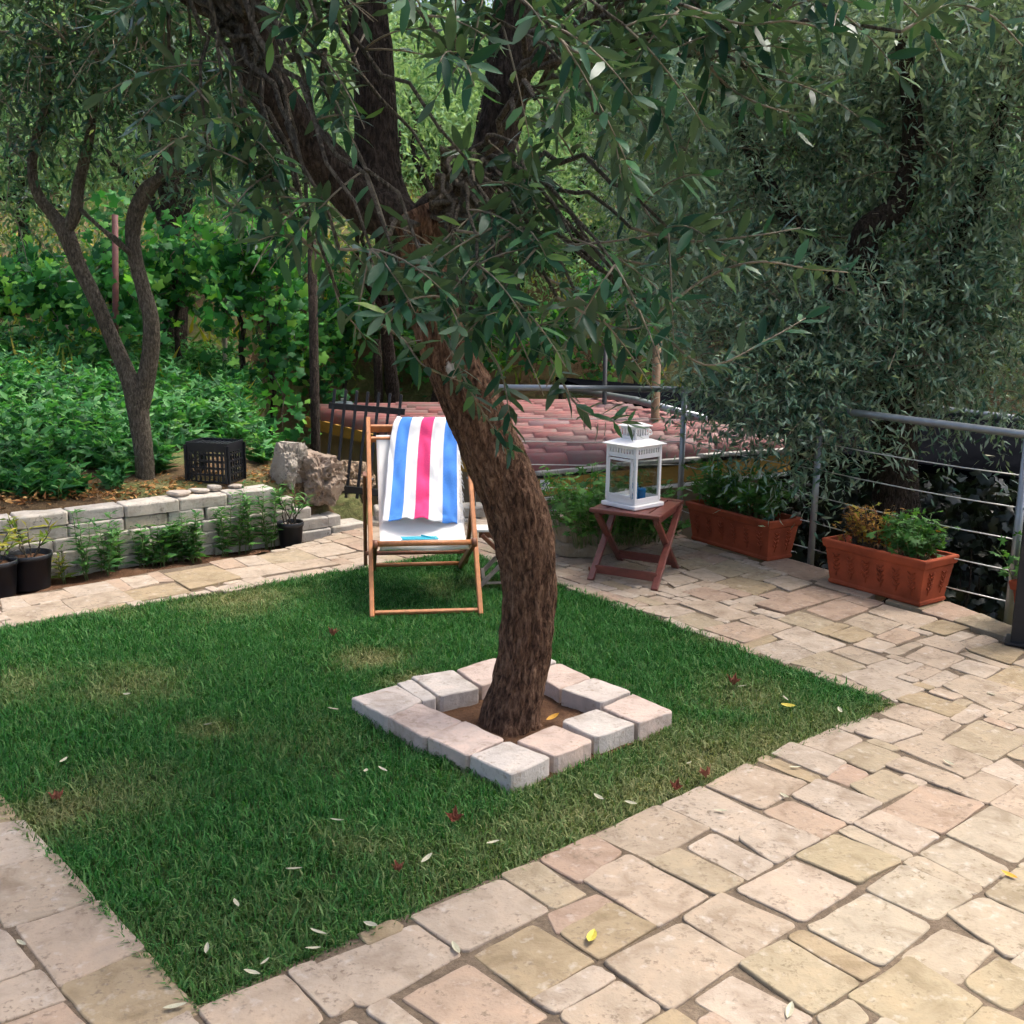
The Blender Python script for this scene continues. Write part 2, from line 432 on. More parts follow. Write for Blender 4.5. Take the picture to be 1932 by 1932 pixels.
# a fringe of longer blades against the stones
tall = rng.random(n) < .045; H = np.where(tall, H * 1.35, H) * .82; dry = dry * .85
az = rng.uniform(0, 2 * np.pi, n); lean = rng.uniform(.15, 1.1, n) * (1 + .5 * dry)
dx, dy = np.cos(az), np.sin(az); wx, wy = -dy, dx; w = rng.uniform(.0013, .0027, n)
b0 = np.column_stack([P2, np.full(n, -0.022)])
mid = b0 + np.column_stack([dx * H * lean * .35, dy * H * lean * .35, H * .62])
tip = b0 + np.column_stack([dx * H * lean * 1.05, dy * H * lean * 1.05, H * (1.05 - .25 * lean)])
w = np.where(tall, w * 1.3, w)
wv = np.column_stack([wx * w, wy * w, 0 * w])
V = np.stack([b0 - wv, b0 + wv, mid + wv * .9, mid - wv * .9, tip], 1).reshape(-1, 3)
o5 = (np.arange(n) * 5)[:, None]
me = mesh_np('grass', V, [np.array([[0, 1, 2, 3]]) + o5, np.array([[3, 2, 4]]) + o5], None, {'rnd': np.repeat(np.where(tall, rng.uniform(.8, 1, n), rng.random(n)), 5), 'dry': np.repeat(dry, 5)})
m, nt, b, o = new_mat('grass_blades')
a1 = nd(nt, 'ShaderNodeAttribute', attribute_name='rnd'); a2 = nd(nt, 'ShaderNodeAttribute', attribute_name='dry')
gc = ramp(nt, a1.outputs['Fac'], [(0, (.011, .082, .014)), (.5, (.022, .135, .020)), (.85, (.042, .185, .030)), (1, (.10, .25, .07))])
dc = ramp(nt, a1.outputs['Fac'], [(0, (.13, .14, .05)), (.6, (.26, .23, .10)), (1, (.42, .36, .19))])
gc = mixc(nt, a2.outputs['Fac'], gc, dc)
nt.links.new(gc, b.inputs['Base Color']); b.inputs['Roughness'].default_value = .55; b.inputs['Specular IOR Level'].default_value = .25
tr = nd(nt, 'ShaderNodeBsdfTranslucent'); mx = nd(nt, 'ShaderNodeMixShader', in_0=.3)
nt.links.new(mixc(nt, 1.0, gc, (1.4, 1.5, .8), 'MULTIPLY'), tr.inputs[0]); nt.links.new(b.outputs[0], mx.inputs[1]); nt.links.new(tr.outputs[0], mx.inputs[2]); nt.links.new(mx.outputs[0], o.inputs[0])
me.materials.clear(); me.materials.append(m)
tag(obj('grass', me), 'short mown lawn grass with straw coloured dry patches', 'grass', kind='stuff')

# ------------------------------------------------------------------ stones: a tumbled block from its outline
def block(name, quad, ztop, thick, mat, parent, gap=0.005, rr=0.014, bev=0.0035, jit=0.0025, tilt=0.003, extra=None):
    c = sum((Vector((p[0], p[1])) for p in quad), Vector((0, 0))) / 4
    q = []
    for p in quad:
        d = Vector((p[0], p[1])) - c; L = d.length
        q.append(c + d * max(0.3, (L - gap * 1.41) / L))
    a = sum(q[i].x * q[(i + 1) % 4].y - q[(i + 1) % 4].x * q[i].y for i in range(4))
    if a < 0: q.reverse()
    rim = []
    for i in range(4):
        p, pr, nx_ = q[i], q[i - 1], q[(i + 1) % 4]
        a1, a2 = (pr - p), (nx_ - p); r = min(rr * rnd.uniform(.6, 1.6), a1.length * .3, a2.length * .3)
        a1, a2 = a1.normalized(), a2.normalized()
        rim += [p + a1 * r, p + (a1 + a2) * r * .30, p + a2 * r]
        L = (nx_ - p).length
        rim += [p.lerp(nx_, f_) for f_ in (.28, .5, .74)] if L > 0.16 else [p.lerp(nx_, .5)]
    rim = [p + Vector((rnd.uniform(-1, 1), rnd.uniform(-1, 1))) * jit for p in rim]
    n = len(rim); tx, ty = rnd.uniform(-tilt, tilt), rnd.uniform(-tilt, tilt); dz = rnd.uniform(-.003, .003)
    def zz(p): return dz + (p.x - c.x) * tx / .1 + (p.y - c.y) * ty / .1
    vs = [(p.x, p.y, ztop - thick) for p in rim]
    vs += [(p.x, p.y, ztop - bev * rnd.uniform(.8, 1.5) + zz(p)) for p in rim]
    ins = [p + (c - p).normalized() * bev * rnd.uniform(.8, 1.7) for p in rim]
    vs += [(p.x, p.y, ztop + zz(p)) for p in ins]
    fs = [(k * n + i, k * n + (i + 1) % n, (k + 1) * n + (i + 1) % n, (k + 1) * n + i) for k in (0, 1) for i in range(n)]
    fs.append(tuple(2 * n + i for i in range(n)))
    mb = MB(); mb.add(vs, fs)
    o = mb.build(name, mat, parent, loc=Vector((c.x, c.y, ztop - thick / 2)))
    sm = [False] * n + [True] * n + [False]
    o.data.polygons.foreach_set('use_smooth', sm)
    return o

# ------------------------------------------------------------------ patio
A_ = (LR - LF).normalized(); B_ = Vector((-A_.y, A_.x, 0))
PATIO = [(-4.6, .9), (4.66, .9), (1.197, 7.143), (1.0, 7.9), (-.75, 8.0), (-1.02, 7.52)] + [tuple(G(x, y).to_2d()) for x, y in
         ((610, 1012), (487, 1046), (396, 1060), (299, 1074), (198, 1096), (119, 1108), (0, 1127), (-300, 1190))] + [(-5.2, 4.2)]
from mathutils.geometry import tessellate_polygon
mb = MB()
pz = [(p[0], p[1]) for p in PATIO]; k = len(pz); hole = [(p.x, p.y) for p in LAWN]
tri = tessellate_polygon([[Vector((x, y, 0)) for x, y in pz], [Vector((x, y, 0)) for x, y in reversed(hole)]])
top_ = pz + hole[::-1]
mb.add([(x, y, -.0065) for x, y in top_], tri)
mb.add([(x, y, -.0065) for x, y in pz] + [(x, y, -.22) for x, y in pz], [(i, i + k, (i + 1) % k + k, (i + 1) % k) for i in range(k)])
mb.add([(x, y, -.0065) for x, y in hole] + [(x, y, -.06) for x, y in hole], [(i, (i + 1) % 4, (i + 1) % 4 + 4, i + 4) for i in range(4)])
patio = mb.build('patio', m_sand); tag(patio, None, kind='structure')
def zz(ox, oy, k, pts): return [(ox + k * x, oy + k * y) for x, y in pts]
Q = []
def add(ox, oy, k, *quads):
    for q in quads: Q.append(zz(ox, oy, k, q))
# front courses, read in photograph coordinates
add(0, 0, 1,
 [(375,1905),(535,1842),(608,1920),(450,1985)], [(543,1830),(590,1813),(668,1890),(622,1915)], [(591,1820),(780,1741),(864,1800),(686,1899)],
 [(778,1726),(945,1656),(1034,1716),(874,1794)], [(948,1649),(1015,1625),(1103,1684),(1042,1711)], [(1019,1619),(1116,1574),(1173,1607),(1093,1663)],
 [(1123,1572),(1240,1520),(1335,1563),(1228,1619)], [(1250,1517),(1322,1481),(1456,1545),(1388,1582)], [(1335,1481),(1407,1438),(1523,1474),(1437,1525)],
 [(1427,1432),(1447,1422),(1551,1466),(1530,1476)], [(1459,1421),(1494,1399),(1595,1437),(1560,1462)], [(1508,1399),(1573,1372),(1627,1395),(1575,1424)],
 [(1575,1368),(1635,1350),(1659,1358),(1609,1380)], [(1611,1379),(1669,1355),(1743,1377),(1676,1402)], [(1659,1342),(1710,1325),(1793,1355),(1743,1375)],
 [(1693,1320),(1733,1303),(1827,1335),(1790,1353)],
 [(763,1884),(884,1821),(1029,1915),(904,1975)], [(693,1905),(730,1884),(797,1932),(760,1952)], [(898,1800),(1005,1742),(1116,1814),(1002,1881)],
 [(1035,1720),(1126,1686),(1155,1703),(1052,1758)], [(1059,1757),(1153,1706),(1234,1750),(1130,1807)], [(1099,1656),(1187,1612),(1333,1690),(1237,1745)],
 [(1224,1624),(1283,1600),(1400,1659),(1350,1688)], [(1298,1597),(1345,1572),(1457,1627),(1410,1656)], [(1395,1580),(1454,1547),(1545,1582),(1461,1627)],
 [(1442,1530),(1491,1508),(1594,1552),(1545,1582)], [(1496,1500),(1545,1471),(1662,1515),(1602,1552)], [(1562,1466),(1595,1441),(1639,1459),(1605,1481)],
 [(1605,1481),(1669,1453),(1730,1483),(1666,1513)], [(1577,1426),(1632,1399),(1699,1426),(1646,1458)], [(1671,1444),(1706,1427),(1815,1466),(1787,1486)],
 [(1684,1406),(1746,1385),(1872,1436),(1820,1463)], [(1738,1380),(1783,1358),(1814,1369),(1773,1394)], [(1780,1397),(1847,1360),(1940,1395),(1874,1434)],
 [(1792,1355),(1834,1330),(1867,1342),(1820,1365)],
 [(1390,1676),(1498,1622),(1615,1672),(1515,1736)], [(1503,1614),(1575,1573),(1699,1622),(1619,1664)], [(1582,1568),(1609,1557),(1720,1609),(1699,1620)],
 [(1612,1552),(1662,1531),(1770,1575),(1723,1605)], [(1661,1530),(1740,1481),(1857,1518),(1777,1572)], [(1790,1486),(1851,1457),(1918,1481),(1861,1515)],
 [(1851,1451),(1898,1427),(1951,1464),(1921,1481)], [(1290,1731),(1363,1686),(1498,1741),(1407,1804)], [(1143,1814),(1285,1742),(1403,1808),(1262,1903)],
 [(1007,1884),(1119,1820),(1160,1844),(1052,1910)], [(1054,1913),(1166,1851),(1247,1901),(1146,1965)],
 [(1313,1884),(1384,1841),(1528,1921),(1451,1972)], [(1399,1820),(1481,1773),(1619,1851),(1531,1911)], [(1486,1767),(1518,1752),(1656,1824),(1622,1847)],
 [(1525,1748),(1639,1681),(1756,1743),(1662,1821)], [(1636,1676),(1706,1632),(1834,1686),(1763,1733)], [(1708,1629),(1733,1614),(1851,1669),(1834,1683)],
 [(1736,1611),(1790,1582),(1904,1639),(1854,1669)], [(1787,1572),(1871,1521),(1988,1568),(1914,1625)], [(1867,1518),(1932,1478),(2040,1520),(1975,1560)],
 [(1605,1877),(1716,1807),(1851,1891),(1763,1972)], [(1699,1802),(1780,1753),(1874,1787),(1807,1854)], [(1790,1723),(1854,1691),(1990,1753),(1905,1807)],
 [(1820,1851),(1884,1807),(1972,1854),(1904,1904)], [(1861,1686),(1921,1639),(2022,1686),(1955,1730)], [(1545,1915),(1602,1884),(1636,1921),(1575,1955)],
 [(1820,1931),(1861,1898),(1960,1940),(1900,1985)],
 # left edge courses
 [(-45,1480),(3,1503),(35,1541),(-25,1556)], [(-70,1562),(45,1547),(99,1608),(-40,1643)], [(-50,1652),(104,1614),(179,1694),(14,1745)],
 [(31,1747),(188,1700),(270,1787),(115,1855)], [(115,1860),(272,1792),(379,1903),(210,1962)], [(-60,1760),(7,1756),(63,1822),(-10,1853)],
 [(-20,1860),(73,1827),(120,1883),(-5,1925)], [(-30,1945),(118,1892),(160,1935),(60,1990)], [(300,1935),(352,1910),(372,1935),(330,1955)])
# right strip between lawn and railing
add(1233.5, 1038.7, .3616,
 [(-120,300),(100,280),(215,315),(80,350)], [(80,345),(210,318),(370,380),(250,410)], [(260,405),(440,370),(620,430),(470,480)], [(450,480),(610,440),(640,460),(510,510)],
 [(510,505),(680,465),(840,540),(690,585)], [(720,585),(890,530),(1105,605),(970,645)], [(980,640),(1130,615),(1410,720),(1260,785)],
 [(150,215),(270,190),(440,240),(300,262)], [(130,275),(300,262),(520,335),(380,360)], [(450,365),(560,335),(720,390),(620,425)], [(625,440),(750,395),(1000,490),(850,535)],
 [(930,520),(1030,495),(1215,560),(1110,590)], [(1110,600),(1240,565),(1370,615),(1240,655)], [(1320,640),(1420,600),(1500,630),(1400,672)], [(1395,685),(1520,622),(1590,655),(1480,710)],
 [(1510,700),(1640,655),(1932,745),(1780,830)], [(250,90),(400,50),(545,95),(400,135)], [(130,30),(250,0),(390,45),(270,80)], [(320,165),(440,132),(640,182),(530,230)],
 [(450,130),(540,98),(665,122),(560,155)], [(570,155),(690,125),(825,165),(710,210)], [(530,285),(840,175),(1010,225),(680,330)], [(645,355),(760,318),(940,370),(840,415)],
 [(845,417),(950,374),(1020,388),(910,438)], [(915,442),(1050,392),(1150,440),(1030,480)], [(800,305),(960,252),(1120,305),(950,362)], [(970,247),(1050,232),(1200,270),(1120,300)],
 [(992,372),(1100,330),(1290,385),(1170,430)], [(1125,318),(1200,283),(1480,350),(1370,400)], [(1040,490),(1130,450),(1260,490),(1180,530)], [(1160,448),(1270,402),(1390,440),(1270,488)],
 [(1195,525),(1360,475),(1400,490),(1280,545)], [(1365,470),(1480,440),(1640,490),(1570,530)], [(1315,555),(1425,502),(1620,560),(1500,613)], [(1545,605),(1640,570),(1810,615),(1720,665)],
 [(1390,402),(1500,360),(1640,400),(1520,440)], [(1510,455),(1600,420),(1680,440),(1580,475)], [(1600,480),(1720,440),(1800,470),(1650,520)], [(1600,537),(1640,527),(1860,600),(1820,612)],
 [(1645,520),(1780,475),(1932,520),(1855,592)], [(1735,670),(1880,602),(1990,640),(1935,742)], [(40,140),(130,118),(230,150),(110,190)], [(150,115),(260,92),(375,140),(300,162)], [(110,60),(230,38),(300,70),(190,100)],
 [(560,70),(650,30),(920,100),(835,165)], [(845,168),(930,105),(1210,195),(1110,250)], [(1215,262),(1400,300),(1520,262),(1320,200)], [(1400,310),(1530,265),(1700,330),(1560,362)], [(1565,365),(1705,333),(1880,400),(1850,445)])
# back border between lawn and flower bed
add(0, 779, .3024,
 [(0,1155),(110,1140),(190,1200),(20,1235)], [(120,1135),(390,1105),(470,1145),(195,1195)], [(10,1245),(370,1180),(465,1250),(120,1310)], [(395,1090),(650,1055),(745,1108),(480,1145)],
 [(390,1165),(745,1114),(835,1175),(475,1235)], [(655,1050),(740,1035),(830,1090),(750,1108)], [(750,1030),(920,1010),(990,1055),(835,1090)], [(760,1115),(1080,1055),(1190,1115),(840,1175)],
 [(920,1000),(985,985),(1085,1045),(995,1055)], [(990,975),(1300,930),(1500,1030),(1190,1105)], [(1310,930),(1450,900),(1540,950),(1400,970)], [(1400,975),(1700,940),(1810,990),(1510,1030)],
 [(1460,905),(1600,885),(1695,935),(1545,950)], [(1610,885),(1850,845),(1990,905),(1710,935)], [(1720,940),(2010,905),(2110,945),(1820,985)], [(1860,840),(2080,800),(2220,860),(2000,900)])
quads = [[G(x, y).to_2d() for x, y in q] for q in Q]
for q in quads:
    c = sum(q, Vector((0, 0))) / 4
    for i in range(4): q[i] = c + (q[i] - c) * (1 + .0105 / (q[i] - c).length)
# a coverage grid in the paving's own axes; bare places are laid with further stones
cell = 0.03; O_ = Vector((LF.x, LF.y)); a2, b2 = A_.to_2d(), B_.to_2d()
us = np.arange(-4.2, 5.2, cell); vs_ = np.arange(-2.2, 5.8, cell); U, V = np.meshgrid(us, vs_)
WX = O_.x + U * a2.x + V * b2.x; WY = O_.y + U * a2.y + V * b2.y
free = inside(PATIO, WX, WY) & ~inside([(p.x, p.y) for p in LAWN], WX, WY)
for q in quads:
    free &= ~inside([(p.x, p.y) for p in q], WX, WY)
sizes = [(8, 6), (6, 6), (6, 8), (6, 4), (4, 6), (6, 3), (3, 6), (4, 4), (4, 3), (3, 4), (3, 3), (4, 2), (2, 4), (3, 2), (2, 3), (6, 2), (2, 6)]
taken = ~free; fills = []
Hh, Ww = taken.shape
for j in range(Hh):
    for i in range(Ww):
        if taken[j, i]: continue
        big_ = sizes[:5]; rnd.shuffle(big_)
        for (w_, h_) in big_ + sizes[5:]:
            if j + h_ <= Hh and i + w_ <= Ww and not taken[j:j + h_, i:i + w_].any():
                taken[j:j + h_, i:i + w_] = True
                c0 = O_ + a2 * (us[i] - cell / 2) + b2 * (vs_[j] - cell / 2)
                fills.append([c0, c0 + a2 * w_ * cell, c0 + a2 * w_ * cell + b2 * h_ * cell, c0 + b2 * h_ * cell]); break
def on_screen(q, mgn=10):
    c = sum(q, Vector((0, 0))) / 4; x, y = to_px((c.x, c.y, 0)); return -mgn < x < 1932 + mgn and -mgn < y < 1932 + mgn
allq = [(q, True) for q in quads] + [(q, False) for q in fills]
def pick(q):
    c = sum(q, Vector((0, 0))) / 4; x, y = to_px((c.x, c.y, 0))
    t = ss(1250, 1750, x) * ss(1480, 1750, y)
    return m_paver_y if rnd.random() < t * 1.25 else m_paver
shown = [(q, t) for q, t in allq if on_screen(q, 60)]
area = lambda q: abs(sum(q[i].x * q[(i + 1) % 4].y - q[(i + 1) % 4].x * q[i].y for i in range(4))) / 2
def px_area(q):
    p = [to_px((c.x, c.y, 0)) for c in q]; return abs(sum(p[i][0] * p[(i + 1) % 4][1] - p[(i + 1) % 4][0] * p[i][1] for i in range(4))) / 2
shown.sort(key=lambda t: (-1e9 if t[1] else 0) - px_area(t[0]))
single, rest = shown[:298], shown[298:] + [(q, t) for q, t in allq if not on_screen(q, 60)]
for q, t in single: block('paver', q, 0.0, .06, pick(q), patio, gap=.0002, rr=.014)
tmp = [block('paver_tmp', q, 0.0, .06, m_paver, None, gap=.003, rr=.015) for q, t in rest]
mb = MB()
for o in tmp:
    l = o.location; mb.add([v.co + l for v in o.data.vertices], [list(p.vertices) for p in o.data.polygons])
    md = o.data; bpy.data.objects.remove(o); bpy.data.meshes.remove(md)
if tmp: tag(mb.build('paver_field', m_paver, patio), None, kind='stuff')

# soil of the flower bed under the dry wall
sb = [Vector((*G(x, y).to_2d(), 0)) for x, y in ((-420, 1215), (640, 1006))] + [Vector((*(W1 + WD * .75 + WN * .12), 0)), Vector((*(W0 - WD * 1.6 + WN * .12), 0))]
tag(quad_sheet('soil_bed', sb, -.045, 60, m_soil, 0.035, 6.0), None, kind='structure')

# ------------------------------------------------------------------ stone surround of the olive
ring = thing('tree_surround', 'square kerb of pale tumbled stones around the large olive trunk', 'stone kerb', (RING[0] + RING[2]) / 2 * 1.0)
ring.location.z = 0
bpy.context.view_layer.update()
rq = [[(35,335),(295,268),(445,360),(245,455)], [(290,258),(372,236),(528,345),(448,368)], [(372,222),(615,180),(768,290),(535,338)], [(622,180),(850,108),(1000,195),(772,278)],
      [(860,103),(1016,62),(1200,140),(1040,195)], [(1050,200),(1205,146),(1392,220),(1212,290)], [(1215,296),(1400,224),(1618,302),(1440,380)], [(1446,400),(1620,314),(1858,418),(1655,492)],
      [(1212,472),(1415,400),(1642,490),(1408,578)], [(962,578),(1180,488),(1408,588),(1180,675)], [(698,668),(912,583),(1172,682),(945,785)], [(462,562),(680,475),(912,575),(692,670)], [(242,452),(422,372),(668,468),(450,568)]]
mw = ring.matrix_world.inverted()
for q in rq:
    qq = [(mw @ G(649 + .336 * x, 1201 + .336 * y, .054)).to_2d() for x, y in q]
    block('stone', qq, .054, .09, m_ring, ring, gap=.002, rr=.013, bev=.0045, jit=.0035)
tag(quad_sheet('tree_pit_soil', [Vector((p.x, p.y, 0)) for p in RING], -.012, 24, m_soil, .012, 9.0), None, kind='structure')

# ------------------------------------------------------------------ dry stone wall
wall = thing('stone_wall', 'low dry stacked wall of grey blocks behind the flower bed', 'stone wall', (W0.x, W0.y, 0))
CH = .076; course_len = [(-2.0, 2.12), (-2.0, 1.93), (-2.0, 1.72), (-2.0, 1.60), (-2.0, 1.47)]
for k in range(5):
    s = course_len[k][0] + rnd.uniform(0, .12); end = course_len[k][1]
    while s < end - .08:
        L = rnd.choice((.24, .27, .30, .33)) if k < 4 else rnd.choice((.29, .32, .34))
        if end - (s + L) < .1: L = end - s
        dep = .2 if k < 4 else .23; back = 0.0 if k < 4 else .008
        off = rnd.uniform(-.008, .008) - back + k * .012
        p = [WD * s + WN * off, WD * (s + L) + WN * off, WD * (s + L) + WN * (off + dep), WD * s + WN * (off + dep)]
        block('stone', p, -.045 + CH * (k + 1), CH - .005, m_wall, wall, gap=.0025, rr=.012, bev=.008, jit=.0025, tilt=.001)
        s += L
# two courses turning away behind the chair
tail = thing('stone_wall', 'low two course return of the grey block wall behind the deck chair', 'stone wall', (W0.x, W0.y, 0))
for k in range(2):
    s = 2.15 + k * .05
    for L in (.27, .24, .28):
        d = Vector((math.cos(R(12)), math.sin(R(12)))); o0 = WD * 2.14 + WN * (.02 + k * .015); nn = Vector((-d.y, d.x))
        t = s - 2.14; p = [o0 + d * t, o0 + d * (t + L), o0 + d * (t + L) + nn * .2, o0 + d * t + nn * .2]
        block('stone', p, -.045 + CH * (k + 1), CH - .005, m_wall, tail, gap=.003, rr=.015, bev=.010, jit=.003, tilt=.001); s += L

# ------------------------------------------------------------------ object materials
m_teak = plain('oiled_wood', (.50, .20, .075), .45, var=.22, scale=30, stretch=(1, 1, .12), bstr=.1)
m_teak_d = plain('oiled_wood_dark', (.20, .075, .035), .45, var=.25, scale=30, stretch=(1, 1, .15), bstr=.1)
m_redwood = plain('red_brown_wood', (.15, .042, .030), .42, var=.25, scale=28, stretch=(.3, 1, 1), bstr=.12)
m_greywood = plain('weathered_wood', (.34, .28, .22), .8, var=.25, scale=30, stretch=(1, 1, .15))
m_canvas = plain('white_canvas', (.80, .79, .75), .9, var=.03, scale=300, bstr=.2, bdist=.001)
m_blue = plain('towel_blue', (.075, .26, .72), .95, var=.12, scale=180, bstr=.4, bdist=.002)
m_pink = plain('towel_pink', (.80, .055, .20), .95, var=.12, scale=180, bstr=.4, bdist=.002)
m_white = plain('towel_white', (.80, .79, .78), .95, var=.04, scale=180, bstr=.4, bdist=.002)
m_cyan = plain('cyan_cover', (.02, .42, .56), .35, var=.05)
m_paper = plain('paper_pages', (.75, .75, .70), .8, var=.03)
m_lac = plain('white_lacquer', (.82, .81, .80), .35, var=.03, scale=8, bstr=.04)
m_cand = plain('blue_wax', (.005, .17, .42), .5, var=.08)
m_terra = plain('terracotta', (.30, .066, .028), .85, spec=.2, var=.28, scale=7, bstr=.3, bdist=.004)
m_steel = plain('galvanised_steel', (.30, .32, .34), .42, .75, var=.12, scale=14, bstr=.05)
m_cable = plain('steel_cable', (.62, .61, .58), .35, .6, var=.05)
m_blackm = plain('black_iron', (.016, .017, .020), .5, .3, var=.3, scale=30)
m_blackp = plain('black_plastic', (.010, .012, .016), .42, var=.2, scale=10)
m_yellow = plain('yellow_board', (.42, .24, .045), .7, var=.25, scale=9, stretch=(.3, .3, 1))
m_tanw = plain('tan_render', (.26, .20, .135), .9, var=.2, scale=5, bstr=.4, bdist=.006)
m_flash = plain('lead_flashing', (.33, .32, .29), .6, .2, var=.25, scale=16)
m_darkroof = plain('dark_sheet', (.004, .0045, .006), .9, var=.3, scale=3, bstr=.15, bdist=.01, spec=0.0)
m_dark = plain('black_shade_and_wick', (.02, .02, .018), .9)
m_cloud = plain('milky_plastic', (.30, .36, .40), .3, var=.1)
mg, nt, b, o = new_mat('lantern_glass')
gl = nd(nt, 'ShaderNodeBsdfGlossy', in_Roughness=.03); tp = nd(nt, 'ShaderNodeBsdfTransparent', in_Color=(.93, .95, .945, 1)); fr = nd(nt, 'ShaderNodeLayerWeight', in_Blend=.35)
pw = nd(nt, 'ShaderNodeMath', operation='POWER', in_1=3.0); nt.links.new(fr.outputs['Facing'], pw.inputs[0])
ad = nd(nt, 'ShaderNodeMath', operation='ADD', in_1=.06); nt.links.new(pw.outputs[0], ad.inputs[0])
mx = nd(nt, 'ShaderNodeMixShader'); nt.links.new(ad.outputs[0], mx.inputs[0]); nt.links.new(tp.outputs[0], mx.inputs[1]); nt.links.new(gl.outputs[0], mx.inputs[2]); nt.links.new(mx.outputs[0], o.inputs[0])
m_glass = mg
m_tile, nt, b, o = new_mat('roof_tile_clay')
oi = nd(nt, 'ShaderNodeObjectInfo')
tc = ramp(nt, oi.outputs['Random'], [(0, (.24, .078, .07)), (.18, (.215, .085, .078)), (.34, (.25, .085, .08)), (.48, (.19, .09, .082)), (.60, (.235, .072, .066)), (.74, (.20, .115, .12)), (.82, (.25, .095, .092)), (.92, (.17, .095, .085))], 'CONSTANT')
co = coords(nt); n1 = tex(nt, co, 5, 5, .65, .5); n2 = tex(nt, co, 40, 4, .7)
tcol = mixc(nt, ramp(nt, n1, [(.45, (0, 0, 0)), (.7, (.75, .75, .75))]), tc, (.16, .12, .10))
tcol = mixc(nt, ramp(nt, n2, [(.62, (0, 0, 0)), (.75, (.5, .5, .5))]), tcol, (.12, .10, .09))
nt.links.new(tcol, b.inputs['Base Color']); b.inputs['Roughness'].default_value = .6; nt.links.new(bump(nt, n2, .3, .004), b.inputs['Normal'])

# ------------------------------------------------------------------ deck chair
fl, fr_ = G(702, 1160), G(908, 1160)
CW = .555
chair = thing('deck_chair', 'wooden folding deck chair with white canvas sling on the lawn', 'deck chair', (fl + fr_) / 2, R(8))
chair.location.z = 0
h = CW / 2
topy, topz = .84, .885
def cpart(nm, mat, *bars):
    mb = MB()
    for a, b_, w, t in bars: mb.bar(a, b_, w, t, (0, -.6, .8), .004)
    return mb.build(nm, mat, chair)
for s in (-1, 1):
    cpart('side_rail', m_teak, ((s * h, -.005, -.01), (s * h, topy + .015, topz + .02), .024, .042))
cpart('foot_bar', m_teak, ((-h + .012, .018, .012), (h - .012, .018, .012), .02, .024))
cpart('top_bar', m_teak, ((-h + .012, topy - .03, topz - .03), (h - .012, topy - .03, topz - .03), .020, .050))
cpart('back_bar', m_teak, ((-h + .012, topy - .085, topz - .085), (h - .012, topy - .085, topz - .085), .02, .034))
hi = h - .022
for s in (-1, 1):
    cpart('seat_rail', m_teak_d, ((s * hi, .13, .345), (s * hi, .98, -.01), .022, .040))
    mb = MB(); mb.tube([(s * hi - s * .013, .135, .343), (s * hi + s * .013, .135, .343)], .024, 14); mb.build('rail_end', m_teak_d, chair, True)
mb = MB(); mb.tube([(-hi, .135, .345), (hi, .135, .345)], .015, 12); mb.build('seat_bar', m_teak, chair, True)
ho = h + .026
for s in (-1, 1):
    cpart('prop_rail', m_teak_d, ((s * ho, .56, .64), (s * ho, 1.06, -.01), .022, .038))
    mb = MB(); mb.tube([(s * (h - .02), .58, .605), (s * (ho + .016), .58, .605)], .006, 8); mb.build('pivot_bolt', m_steel, chair, True)
mb = MB(); mb.tube([(-ho, .93, .10), (ho, .93, .10)], .013, 10); mb.build('prop_bar', m_teak_d, chair, True)
mb = MB(); mb.tube([(-hi, .94, .025), (hi, .94, .025)], .012, 10); mb.build('rear_bar', m_teak, chair, True)
# canvas sling hanging between the back bar and the seat bar
prof = catmull([(topy - .085, topz - .062), (.70, .725), (.57, .555), (.45, .415), (.34, .335), (.24, .314), (.185, .322), (.158, .338), (.151, .325), (.160, .306), (.20, .292)], 44)
def sheet(name, prof, xs, mats, parent, fn=None, mi=None, th=.0018, sag=.0):
    k, n = len(prof), len(xs); vs = []
    for i, (y, z) in enumerate(prof):
        for j, x in enumerate(xs):
            xx, yy, zz_ = (x, y, z) if fn is None else fn(i / (k - 1), j / (n - 1), x, y, z)
            vs.append((xx, yy, zz_))
    fs, ms = [], []
    for i in range(k - 1):
        for j in range(n - 1):
            fs.append((i * n + j, i * n + j + 1, (i + 1) * n + j + 1, (i + 1) * n + j)); ms.append(0 if mi is None else mi(j / (n - 1)))
    mb = MB(); mb.v = vs; mb.f = fs; mb.m = ms
    o = mb.build(name, mats, parent, True); md = o.modifiers.new('thickness', 'SOLIDIFY'); md.thickness = th; md.offset = 0
    return o
sx = np.linspace(-.235, .235, 25)
def sling(u, v, x, y, z):
    e = 1 - (2 * v - 1) ** 2
    wob = .004 * noise.noise((x * 9, u * 7, 0)); return x * (1 - .03 * math.sin(math.pi * u)), y + .018 * e * math.sin(math.pi * u) + wob, z - .014 * e * math.sin(math.pi * u) + wob
sheet('canvas', prof, sx, m_canvas, chair, sling)
mb = MB()
for x in (-.19, -.07, .07, .19): mb.tube([(x, topy - .085, topz - .1), (x, topy - .088, topz - .068)], .003, 6)
mb.build('tack', m_steel, chair)
